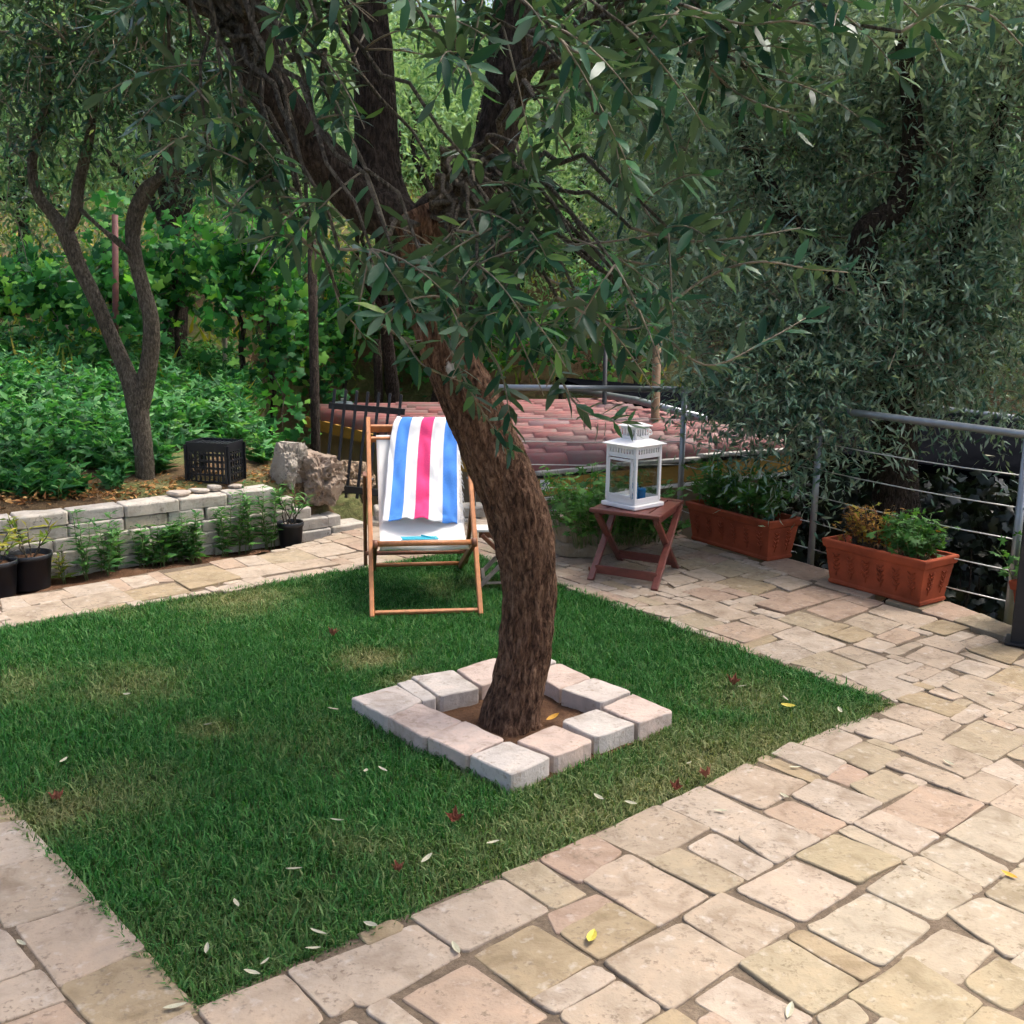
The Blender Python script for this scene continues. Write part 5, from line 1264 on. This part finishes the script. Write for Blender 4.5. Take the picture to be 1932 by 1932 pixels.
def far_olive(label, px, Y_, base_py, crown, mat=m_olive_f, dens=60, L=.085, tw=26, trunk_w=34, bark=m_bark_d, lean=0):
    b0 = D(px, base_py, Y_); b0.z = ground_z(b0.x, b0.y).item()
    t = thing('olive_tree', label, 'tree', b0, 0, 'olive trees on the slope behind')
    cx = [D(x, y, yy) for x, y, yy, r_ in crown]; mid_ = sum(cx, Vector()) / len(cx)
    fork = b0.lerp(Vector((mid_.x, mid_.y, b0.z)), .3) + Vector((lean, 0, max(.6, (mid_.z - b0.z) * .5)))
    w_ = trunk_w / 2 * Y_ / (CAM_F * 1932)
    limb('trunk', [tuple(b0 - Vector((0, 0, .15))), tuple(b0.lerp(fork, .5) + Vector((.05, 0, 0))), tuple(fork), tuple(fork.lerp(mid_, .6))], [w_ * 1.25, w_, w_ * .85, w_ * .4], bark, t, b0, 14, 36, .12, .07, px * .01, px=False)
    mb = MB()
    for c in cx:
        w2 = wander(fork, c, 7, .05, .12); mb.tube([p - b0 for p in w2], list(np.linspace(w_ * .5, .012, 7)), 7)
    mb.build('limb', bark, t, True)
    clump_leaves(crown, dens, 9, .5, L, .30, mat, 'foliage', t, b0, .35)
    return t
def crown(cx, cy, Y_, wpx, hpx, n, r_):
    return [(cx + wpx * rnd.uniform(-1, 1), cy + hpx * rnd.uniform(-1, 1), Y_ + rnd.uniform(-.8, .8), r_ * rnd.uniform(.7, 1.2)) for _ in range(n)]
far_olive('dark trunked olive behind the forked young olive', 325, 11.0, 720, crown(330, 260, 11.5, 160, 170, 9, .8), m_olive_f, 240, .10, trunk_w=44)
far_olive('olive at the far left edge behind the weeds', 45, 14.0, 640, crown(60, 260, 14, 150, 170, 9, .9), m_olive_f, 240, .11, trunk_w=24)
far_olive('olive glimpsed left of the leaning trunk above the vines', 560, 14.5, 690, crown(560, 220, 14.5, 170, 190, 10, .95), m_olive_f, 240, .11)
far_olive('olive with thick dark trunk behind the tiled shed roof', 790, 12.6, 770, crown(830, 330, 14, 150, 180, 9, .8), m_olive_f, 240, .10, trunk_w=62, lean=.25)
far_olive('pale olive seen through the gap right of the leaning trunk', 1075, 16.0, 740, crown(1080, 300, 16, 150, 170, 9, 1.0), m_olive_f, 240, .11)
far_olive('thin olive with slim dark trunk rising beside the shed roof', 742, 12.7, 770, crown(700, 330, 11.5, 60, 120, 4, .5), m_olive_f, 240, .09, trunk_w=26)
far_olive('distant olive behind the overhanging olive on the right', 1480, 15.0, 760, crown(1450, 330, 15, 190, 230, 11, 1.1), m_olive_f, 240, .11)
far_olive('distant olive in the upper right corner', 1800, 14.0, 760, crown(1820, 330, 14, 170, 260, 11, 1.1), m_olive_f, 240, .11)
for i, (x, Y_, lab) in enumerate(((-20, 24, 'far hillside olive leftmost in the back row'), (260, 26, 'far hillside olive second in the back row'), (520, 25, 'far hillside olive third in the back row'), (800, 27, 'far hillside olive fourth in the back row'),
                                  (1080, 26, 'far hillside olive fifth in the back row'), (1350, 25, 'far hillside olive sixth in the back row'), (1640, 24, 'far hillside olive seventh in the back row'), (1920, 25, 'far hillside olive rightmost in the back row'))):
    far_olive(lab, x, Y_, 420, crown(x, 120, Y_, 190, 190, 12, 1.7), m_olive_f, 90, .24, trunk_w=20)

# ------------------------------------------------------------------ vines and their stakes
def vine(label, px, Y_, top, bot, wpx, nleaf=600, mat=m_vine):
    e = D(px, bot, Y_); b0 = Vector((e.x, e.y, ground_z(e.x, e.y).item()))
    t = thing('grapevine', label, 'vine', b0, 0, 'grapevines on the slope')
    topz = D(px, top, Y_).z - b0.z; half = wpx * Y_ / (CAM_F * 1932)
    mb = MB(); mb.tube([Vector((rnd.uniform(-.05, .05) * (i > 0), rnd.uniform(-.05, .05) * (i > 0), -.08 + (topz * .75 + .08) * i / 7)) for i in range(8)], list(np.linspace(.032, .016, 8)), 8); mb.build('trunk', m_bark_d, t, True)
    mb = MB(); P_ = []
    for q in range(12):
        a = Vector((0, 0, topz * rnd.uniform(.45, .75))); en = Vector((rnd.uniform(-half, half), rnd.uniform(-.45, .45), topz * rnd.uniform(.25, 1.12)))
        w2 = wander(a, en, 8, .12, .06); mb.tube(w2, list(np.linspace(.008, .003, 8)), 5)
        P_ += [w2[rnd.randint(1, 7)] + Vector((rnd.gauss(0, .10), rnd.gauss(0, .10), rnd.gauss(0, .13))) for _ in range(nleaf // 12)]
    mb.build('cane', m_bark_g, t, True)
    P_ = np.array([tuple(p) for p in P_]); n_ = len(P_); Dv = unit(rng.normal(size=(n_, 3)) * [1, .6, .6] + [0, -.25, -.5]); Nv = unit(rng.normal(size=(n_, 3)) * .5 + [0, -.65, .6])
    L_ = rng.uniform(.04, .10, n_)
    tag(obj('foliage', leaves(P_, Dv, Nv, L_, L_, T_VINE, 'foliage', mat), t), None, kind='stuff')
for a in ((110, 10.5, 500, 690, 85, 'grapevine left of the forked young olive'), (225, 10.0, 420, 720, 85, 'grapevine climbing the red topped stake'), (345, 10.3, 430, 720, 85, 'grapevine just right of the forked young olive'), (455, 10.0, 440, 730, 85, 'grapevine behind the black crate'),
          (515, 9.9, 450, 740, 85, 'grapevine on the dark stake beside the shed roof'), (650, 13.3, 470, 700, 90, 'grapevine above the iron grille'), (900, 13.2, 560, 750, 120, 'grapevine behind the leaning trunk above the shed roof'), (1060, 13.4, 520, 740, 120, 'bright grapevine right of the leaning trunk'), (1200, 13.0, 430, 720, 90, 'bright grapevine behind the lantern'),
          (20, 12.0, 560, 660, 120, 'grapevine at the left edge of the photograph'), (590, 12.9, 490, 720, 90, 'grapevine behind the far left corner of the tiled roof'), (735, 13.4, 480, 720, 100, 'grapevine between the slim dark trunk and the leaning trunk'), (830, 14.0, 520, 720, 90, 'grapevine directly behind the upper leaning trunk')):
    vine(a[5], *a[:5])
m_redpost = plain('rusty_red_paint', (.11, .035, .03), .7, var=.3)
for lab, px, top, bot, Y_, w_, mat in (('rusty red stake between the forks of the young olive', 217, 405, 740, 9.6, 12, m_redpost), ('dark wooden stake by the left end of the shed roof', 588, 440, 790, 9.3, 18, m_bark_d), ('thin grey stake behind the black crate', 424, 560, 770, 10.2, 9, m_greywood),
                                       ('slanting wooden stake above the iron grille', 712, 640, 765, 12.5, 17, m_bark_d), ('thin stake at the far left of the vines', 125, 560, 690, 11, 9, m_greywood), ('brown wooden stake standing in the dark sheet roof', 1240, 630, 762, 9.75, 17, plain('stake_wood', (.17, .105, .06), .8, var=.25)), ('thin black rod left of the brown stake', 1143, 640, 745, 11.0, 9, m_blackm)):
    a, b_ = D(px - 3, bot, Y_), D(px, top, Y_); a.z = min(a.z, ground_z(a.x, a.y).item() + .0) - .05
    r_ = w_ / 2 * Y_ / (CAM_F * 1932); mb = MB(); mb.tube([a - a, (b_ - a) * .5 + Vector((r_ * .4, 0, 0)), b_ - a], [r_ * 1.05, r_, r_ * .95], 10)
    o = mb.build('stake', mat, None, True); o.location = a; tag(o, lab, 'stake', 'stakes among the vines')

# ------------------------------------------------------------------ weeds and litter on the raised ground
nw = 900
wx_, wy_ = [], []
while len(wx_) < nw:
    Y_ = rng.uniform(6.3, 11.0); px = rng.uniform(-320, 640); x = D(px, 700, Y_).x; d = (x - W0.x) * WN.x + (Y_ - W0.y) * WN.y
    if d < .34 or (d < .6 and rng.random() < .55): continue
    if px > 300 and d < 1.0 and rng.random() < .8: continue
    if px > 500 and d < 1.9: continue
    if abs(px - 408) < 62 and Y_ < 7.9: continue
    if px < 130 and Y_ > 8.9 + px * .004 and rng.random() < .6: continue
    wx_.append(x); wy_.append(Y_)
wx_, wy_ = np.array(wx_), np.array(wy_); gz = ground_z(wx_, wy_)
dw = (wx_ - W0.x) * WN.x + (wy_ - W0.y) * WN.y
P_, D_, N_, L_, stems = [], [], [], [], MB()
for x, y, z, d in zip(wx_, wy_, gz, dw):
    hgt = rng.uniform(.14, .34) * (.55 + .45 * min(1, max(.1, d - .2))); ns = rng.integers(3, 6)
    for q in range(ns):
        dv = unit(np.array([rng.normal() * .5, rng.normal() * .5, 1.0])); L0 = hgt * rng.uniform(.6, 1.1); nl = rng.integers(5, 9)
        for i in range(nl):
            t = (i + 1) / nl; p = np.array([x, y, z]) + dv * L0 * t; sd = unit(np.array([rng.normal(), rng.normal(), .25]))
            P_.append(p); D_.append(unit(sd + dv * .25)); N_.append(unit(np.array([0, 0, 1.0]) + rng.normal(size=3) * .45)); L_.append(rng.uniform(.05, .12) * (1.1 - .4 * t))
        if q < 2: stems.tube([Vector((x, y, z - .02)), Vector(np.array([x, y, z]) + dv * L0)], [.0035, .0015], 4, False)
P_, D_, N_, L_ = (np.array(a) for a in (P_, D_, N_, L_)); half = rng.random(len(P_)) < .6
weeds = thing('weeds', 'mass of green leafy weeds covering the raised ground behind the wall', 'weeds'); weeds['kind'] = 'stuff'
for nm, mk, tm_, wr in (('foliage', half, T_WEED, 1.0), ('foliage', ~half, T_LANCE, .34)):
    tag(obj(nm, leaves(P_[mk], D_[mk], N_[mk], L_[mk] * (1 if wr == 1 else 1.5), L_[mk] * wr * (1 if wr == 1 else 1.5), tm_, nm, m_weed), weeds), None, kind='stuff')
tag(stems.build('stem', m_stem, weeds), None, kind='stuff')
nl = 2600; px_ = rng.uniform(-250, 640, nl); d_ = .22 + np.abs(rng.normal(0, .32, nl)); 
lx_ = np.array([D(p, 900, 6.5).x for p in px_]); s_ = rng.uniform(-2.0, 1.75, nl)
bx_ = W0.x + WD.x * s_ + WN.x * d_; by_ = W0.y + WD.y * s_ + WN.y * d_
Pl = np.column_stack([bx_, by_, ground_z(bx_, by_) + rng.uniform(.0, .05, nl) * (s_ < .4)])
Dl = unit(rng.normal(size=(nl, 3)) * [1, 1, .35]); Nl = unit(rng.normal(size=(nl, 3)) * .5 + [0, 0, 1])
tag(obj('leaf_litter', leaves(Pl, Dl, Nl, rng.uniform(.02, .06, nl), rng.uniform(.010, .03, nl), T_LANCE, 'leaf_litter', m_litter)), 'dry orange brown leaf litter along the back of the wall', 'leaf litter', kind='stuff')
# soft grass tufts on the far slope
ng = 9000; Yg = rng.uniform(9.0, 30, ng); gxp = rng.uniform(-400, 2300, ng); gx_ = np.array([D(a, 500, b_).x for a, b_ in zip(gxp, Yg)])
kp = (ground_z(gx_, Yg) > .2); gx_, Yg = gx_[kp], Yg[kp]; ng = len(gx_)
Pg = np.column_stack([gx_, Yg, ground_z(gx_, Yg) - .02]); Dg = unit(rng.normal(size=(ng, 3)) * [.5, .5, .15] + [0, 0, 1]); 
tag(obj('slope_grass', leaves(Pg, Dg, unit(rng.normal(size=(ng, 3)) + [0, -1, 0]), rng.uniform(.12, .4, ng), rng.uniform(.02, .05, ng), T_LANCE, 'slope_grass', m_yellowleaf)), 'tall yellow green grass on the slope behind the vines', 'grass', kind='stuff')

# ------------------------------------------------------------------ planted things
def bushy(name, label, cat, org, lx_, ly_, hgt, nst, mats, lsize, tmpl, ang=0.0, group=None, per=9, wr=1.0, droop=.2, upright=1.0, stem=m_stem):
    t = thing(name, label, cat, org, ang, group); sb_ = MB(); P_, D_, N_, L_ = [], [], [], []
    for s in range(nst):
        b0 = np.array([rnd.uniform(-lx_, lx_) * .75, rnd.uniform(-ly_, ly_) * .6, 0]); out = np.array([b0[0] * .9 + rnd.gauss(0, .08), b0[1] * 1.2 + rnd.gauss(0, .08), 0])
        top = b0 + out * rnd.uniform(.3, 1.0) + np.array([0, 0, hgt * rnd.uniform(.45, 1.0) * upright]); midp = b0 * .5 + top * .5 + np.array([0, 0, .03])
        pth = catmull([b0 - [0, 0, .015], midp, top], 8); sb_.tube([Vector(p) for p in pth], list(np.linspace(.0035, .0014, 8)), 5)
        for k in range(per):
            u = .25 + .75 * (k + 1) / per; p = pth[min(7, int(u * 7))]; sd = np.array([rng.normal(), rng.normal(), rng.normal() * .25 + .15]); sd = unit(sd)
            q = p + sd * lsize * rnd.uniform(.2, .9); q[2] -= droop * .02
            P_.append(q); D_.append(unit(sd + [0, 0, -.15])); N_.append(unit(np.array([0, 0, 1.0]) + rng.normal(size=3) * .5)); L_.append(lsize * rnd.uniform(.55, 1.1))
    sb_.build('stem', stem, t, True)
    P_, D_, N_, L_ = (np.array(a) for a in (P_, D_, N_, L_))
    tag(obj('foliage', leaves(P_, D_, N_, L_, L_ * wr, tmpl, 'foliage', mats), t), None, kind='stuff'); return t
def in_planter(pl, fx, dz=.215):
    t, L, ang = pl; return Vector(t.location) + Vector((math.cos(ang), math.sin(ang), 0)) * fx * L + Vector((0, 0, dz)), ang
gg = 'geraniums in the terracotta troughs'
p, a = in_planter(pl1, 0.0); bushy('geranium', 'wide bushy green geranium spilling from the trough between the railing posts', 'geranium', p, .30, .10, .30, 74, m_geran, .052, T_GERAN, a, gg, 9)
p, a = in_planter(pl1, -.30); bushy('geranium', 'tall green geranium at the far left end of the trough near the table', 'geranium', p, .13, .10, .36, 22, m_geran, .052, T_GERAN, a, gg, 9)
s2 = 1 if math.cos(pl2[2]) > 0 else -1
p, a = in_planter(pl2, -.25 * s2); bushy('geranium', 'withered orange brown geranium in the left half of the near trough', 'geranium', p, .15, .08, .27, 46, m_dried, .036, T_WEED, a, gg, 10, stem=m_bark_g)
p, a = in_planter(pl2, .20 * s2); bushy('geranium', 'fresh green geranium in the right half of the near trough', 'geranium', p, .13, .09, .27, 38, m_geran, .050, T_GERAN, a, gg, 9)
p, a = in_planter(pl3, 0.0); p = Vector((p3.x, p3.y, .216)) + Vector((.486 * .10 + .874 * .09, -.874 * .10 + .486 * .09, 0)); bushy('geranium', 'green geranium at the right frame edge behind the black post', 'geranium', p, .20, .14, .26, 44, m_geran, .052, T_GERAN, a, gg, 9)
gb = G(1140, 1030, .12); bushy('geranium', 'large green geranium growing in the curved tan block bed', 'geranium', (gb.x + .02, gb.y + .28, .10), .36, .26, .46, 105, m_geran, .056, T_GERAN, R(20), None, 9)
gb = G(1215, 1015, .1); bushy('geranium', 'low green geranium under the side table at the bed edge', 'geranium', (gb.x, gb.y + .12, .06), .24, .14, .20, 40, m_geran, .05, T_GERAN, R(20), None, 8)
up = 'young leafy plants in the flower bed'
for i, (px, py, hgt, lx_, n_, lab) in enumerate(((158, 1081, .33, .03, 4, 'tall thin leafy plant in the flower bed nearest the wide pot'), (197, 1076, .34, .03, 4, 'slim upright leafy plant second from the wide pot'), (219, 1068, .29, .03, 4, 'slim dark leaved plant third from the wide pot'), (122, 1086, .17, .025, 3, 'tiny yellow green seedling beside the wide pot'),
                                                  (272, 1058, .21, .06, 7, 'bushy leafy plant at the middle left of the flower bed'), (302, 1056, .22, .06, 7, 'bushy leafy plant at the very middle of the flower bed'), (338, 1052, .25, .06, 8, 'full bushy plant just right of the flower bed middle'), (368, 1049, .25, .06, 8, 'glossy bushy plant fourth from the small pot'),
                                                  (422, 1038, .33, .035, 5, 'tall upright leafy plant third from the small pot'), (462, 1032, .38, .045, 6, 'tallest leafy plant second from the small pot'), (508, 1026, .36, .04, 5, 'tall leafy plant right beside the small pot'))):
    b0 = G(px, py + 7, -.035); t = thing('bed_plant', lab, 'plant', b0, rnd.uniform(0, 6), up); sb_ = MB(); P_, D_, N_, L_ = [], [], [], []
    for s in range(n_):
        a0 = Vector((rnd.uniform(-lx_, lx_), rnd.uniform(-lx_, lx_), -.02)); e = a0 + Vector((rnd.uniform(-.05, .05), rnd.uniform(-.05, .05), hgt * 1.22 * rnd.uniform(.65, 1.05))); pth = wander(a0, e, 8, .0, .012)
        sb_.tube(pth, list(np.linspace(.0036, .0014, 8)), 5); nn_ = int(hgt / .026)
        for k in range(nn_):
            u = .15 + .85 * k / nn_; p = pth[min(7, int(u * 7.99))].lerp(pth[min(7, int(u * 7.99) + 1)], (u * 7.99) % 1); az = k * 1.571 + rnd.uniform(-.4, .4)
            for sg in (0, math.pi):
                dv = np.array([math.cos(az + sg), math.sin(az + sg), rnd.uniform(.1, .7)]); P_.append(tuple(p)); D_.append(unit(dv)); N_.append(unit(np.array([0, 0, 1.0]) + rng.normal(size=3) * .25)); L_.append(rnd.uniform(.055, .10) * (1.15 - .45 * u))
    sb_.build('stem', m_stem, t, True); P_, D_, N_, L_ = (np.array(a) for a in (P_, D_, N_, L_))
    tag(obj('foliage', leaves(P_, D_, N_, L_, L_ * (.40 if lx_ > .05 else .30), T_LANCE, 'foliage', m_bedleaf if i != 3 else m_yellowleaf), t), None, kind='stuff')
for (pt, c, hgt), lab, mat, hh_, n_ in ((pt1, 'bright upright leafy plant in the small pot', m_bedleaf, .28, 7), (pt2, 'spindly yellowing plant in the wide pot', m_yellowleaf, .26, 6), (pt3, 'spindly plant in the pot at the left edge', m_yellowleaf, .22, 6)):
    t = thing('pot_plant', lab, 'plant', Vector(c) + Vector((0, 0, hgt - .028)), 0, 'plants in the nursery pots'); sb_ = MB(); P_, D_, N_, L_ = [], [], [], []
    for s in range(n_):
        a0 = Vector((rnd.uniform(-.03, .03), rnd.uniform(-.03, .03), -.01)); e = a0 + Vector((rnd.uniform(-.13, .13), rnd.uniform(-.08, .08), hh_ * rnd.uniform(.55, 1))); pth = wander(a0, e, 8, .0, .012); sb_.tube(pth, list(np.linspace(.0045, .002, 8)), 5)
        for k in range(11):
            u = .5 + .5 * k / 10; p = pth[min(7, int(u * 7))]; dv = unit(np.array([rng.normal(), rng.normal(), rng.uniform(.1, .9)])); P_.append(tuple(p)); D_.append(dv); N_.append(unit(np.array([0, 0, 1.0]) + rng.normal(size=3) * .4)); L_.append(rnd.uniform(.05, .09))
    sb_.build('stem', m_bark_g, t, True); P_, D_, N_, L_ = (np.array(a) for a in (P_, D_, N_, L_))
    tag(obj('foliage', leaves(P_, D_, N_, L_, L_ * .24, T_LANCE, 'foliage', mat), t), None, kind='stuff')
# leaves coloured near black for the gloom under the sheet roof
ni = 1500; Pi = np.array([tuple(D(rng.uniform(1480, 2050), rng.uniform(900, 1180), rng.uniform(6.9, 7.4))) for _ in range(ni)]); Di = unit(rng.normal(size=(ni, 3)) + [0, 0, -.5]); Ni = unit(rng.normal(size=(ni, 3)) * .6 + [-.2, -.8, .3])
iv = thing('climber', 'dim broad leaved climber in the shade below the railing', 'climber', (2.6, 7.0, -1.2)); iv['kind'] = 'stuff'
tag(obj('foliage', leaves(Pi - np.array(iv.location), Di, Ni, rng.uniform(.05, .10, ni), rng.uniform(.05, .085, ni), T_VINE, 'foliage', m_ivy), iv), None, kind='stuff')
mb = MB()
for i in range(26):
    p = Vector(Pi[i * 26]); mb.tube(wander(Vector((p.x, p.y, -1.2)) - iv.location, p - iv.location, 8, 0, .05), list(np.linspace(.012, .004, 8)), 5)
mb.build('stem', m_bark_d, iv)

# ------------------------------------------------------------------ fallen leaves on lawn, paving, roof
m_pale = plain('pale_dry_leaf', (.42, .40, .28), .7, var=.15); m_ochre = plain('ochre_leaf', (.62, .33, .03), .6, var=.15); m_rust = plain('rust_leaf', (.25, .085, .045), .8, var=.35, scale=40); m_ylw = plain('lemon_leaf', (.52, .44, .06), .6, var=.1)
def fl_mesh(nm, mat, wr, curl):
    vs, fs = [], []
    for (x, w_) in ((-.5, .01), (-.32, .10), (-.08, .15), (.18, .14), (.38, .075), (.5, .006)):
        for s in (-1, 0, 1): vs.append((x, s * w_ * wr, curl * (abs(s) * w_ * 1.5 + 1.2 * x * x)))
    for i in range(5):
        for j in (0, 1): fs.append((i * 3 + j, i * 3 + 3 + j, i * 3 + 4 + j, i * 3 + 1 + j))
    me = bpy.data.meshes.new(nm); me.from_pydata(vs, [], fs); me.materials.append(mat); me.update(); return me
M_pale, M_och, M_lem = fl_mesh('fallen_leaf', m_pale, 1.0, .3), fl_mesh('fallen_leaf', m_ochre, 1.2, .4), fl_mesh('fallen_leaf', m_ylw, 1.2, .4)
def crumpled():
    mb = MB(); n_ = 13
    for i in range(n_):
        for j in range(n_):
            x, y = i / (n_ - 1) - .5, j / (n_ - 1) - .5; r_ = math.hypot(x, y); a = math.atan2(y, x); k = .40 + .06 * abs(math.sin(a * 2.5)); f = k / max(.001, max(abs(x), abs(y)) / max(r_, .001)) * 1.2
            x2, y2 = x * f, y * f; mb.v.append((x2, y2, 1.1 * r_ * r_ + .30 * noise.noise((x * 6, y * 6, 3)) + .05))
    for i in range(n_ - 1):
        for j in range(n_ - 1): mb.f.append([i * n_ + j, (i + 1) * n_ + j, (i + 1) * n_ + j + 1, i * n_ + j + 1])
    me = bpy.data.meshes.new('fallen_leaf'); me.from_pydata(mb.v, [], mb.f); me.materials.append(m_rust); me.update(); return me
M_rust = crumpled()
def drop(me, px, py, size, label, group, z=.004, tiltv=.35):
    c = G(px, py, z); o = obj('fallen_leaf', me, None, (c.x, c.y, z)); o.scale = (size,) * 3; o.rotation_euler = (rnd.uniform(-tiltv, tiltv), rnd.uniform(-tiltv, tiltv), rnd.uniform(0, 6.28)); return tag(o, label, 'leaf', group)
lw = .016
for px, py in ((636, 1548), (722, 1452), (1130, 1505), (1000, 1770), (392, 1367), (628, 1338), (1482, 1318), (1400, 1295), (1585, 1340), (1190, 1515), (900, 1760), (600, 1760), (445, 1705), (390, 1790), (700, 1745), (555, 1640), (120, 1435), (240, 1310), (1300, 1440), (930, 1590), (805, 1620), (1465, 1420), (690, 1455), (590, 1790), (500, 1815), (475, 1835)):
    if not inside([(p.x, p.y) for p in LAWN], *[np.array(k) for k in G(px, py).to_2d()]): continue
    drop(M_pale, px, py, rnd.uniform(.035, .055), 'small pale dry olive leaf fallen on the grass', 'pale leaves on the grass', lw)
for px, py in ((1480, 1502), (1500, 1448), (860, 1790), (1490, 1908), (40, 1780), (330, 1900), (1360, 1530), (1870, 1310), (1790, 1440)):
    drop(M_pale, px, py, rnd.uniform(.04, .06), 'small pale dry leaf fallen on the paving stones', 'pale leaves on the paving', .004, .1)
drop(M_och, 941, 1357, .06, 'ochre leaf on the soil left of the trunk base', None, .006); drop(M_och, 1043, 1354, .06, 'ochre leaf on the soil right of the trunk base', None, .006)
drop(M_och, 1243, 1363, .06, 'ochre leaf against the right corner of the stone kerb', None, .018); drop(M_och, 1025, 1447, .05, 'ochre leaf against the near corner of the stone kerb', None, .018)
drop(M_lem, 1116, 1770, .07, 'lemon yellow leaf on the foreground paving', None, .006, .15); drop(M_lem, 1487, 1332, .06, 'yellow leaf lying near the right corner of the lawn', None, .018)
drop(M_och, 1904, 1652, .05, 'ochre leaf in a paving joint at the right edge', None, .006, .15)
for px, py, s, lab in ((628, 1198, .085, 'crumpled rust leaf on the lawn left of the deck chair'), (858, 1547, .085, 'crumpled rust leaf on the lawn below the stone kerb'), (1384, 1290, .09, 'crumpled rust leaf on the lawn right of the stone kerb'), (1275, 1488, .07, 'crumpled rust leaf at the lawn edge left of its twin'),
                       (1333, 1465, .08, 'crumpled rust leaf at the lawn edge right of its twin'), (108, 1508, .075, 'crumpled rust leaf near the left lawn edge'), (752, 1642, .06, 'crumpled rust leaf in the lower middle of the lawn'), (1112, 1077, .06, 'crumpled rust leaf beside the side table leg')):
    drop(M_rust, px, py, s * .7, lab, 'crumpled rust coloured leaves', .012, .4)
for i in range(16):
    t, u = rnd.random(), rnd.random(); p = Vector((2.2, 10.2, .52)).lerp(Vector((3.4, 7.55, .425)), t) + Vector((u * 1.3, u * .5, .01))
    o = obj('fallen_leaf', M_pale, None, p + Vector((0, 0, .015))); o.scale = (.10,) * 3; o.rotation_euler = (.2, .1, rnd.uniform(0, 6)); tag(o, 'dry pale leaf lying on the dark sheet roof', 'leaf', 'leaves on the sheet roof')

# ------------------------------------------------------------------ far house glimpsed through the leaves
hs_ = thing('house', 'orange walled house glimpsed through the foliage at the upper left', 'house', D(60, 200, 46), R(8)); hs_.location.z -= 2.0
m_hw = plain('orange_render', (.62, .27, .15), .9, var=.1, scale=2); m_hr = plain('house_roof', (.40, .15, .09), .8, var=.2, scale=3); m_hg = plain('window_dark', (.05, .06, .07), .3)
mb = MB(); mb.box((0, 0, 2.6), (7, 5, 5.2)); mb.build('wall', m_hw, hs_)
mb = MB(); mb.add([(-3.8, -2.8, 5.2), (3.8, -2.8, 5.2), (3.8, 2.8, 5.2), (-3.8, 2.8, 5.2), (-2, 0, 6.6), (2, 0, 6.6)], [(0, 1, 5, 4), (1, 2, 5), (2, 3, 4, 5), (3, 0, 4), (3, 2, 1, 0)]); mb.build('roof', m_hr, hs_)
for x in (-2.2, 0, 2.2):
    for z in (1.4, 3.9):
        mb = MB(); mb.box((x, -2.52, z), (.9, .08, 1.3)); w_ = mb.build('window', m_lac, hs_); mb = MB(); mb.box((x, -2.57, z), (.74, .04, 1.14)); mb.build('pane', m_hg, w_)
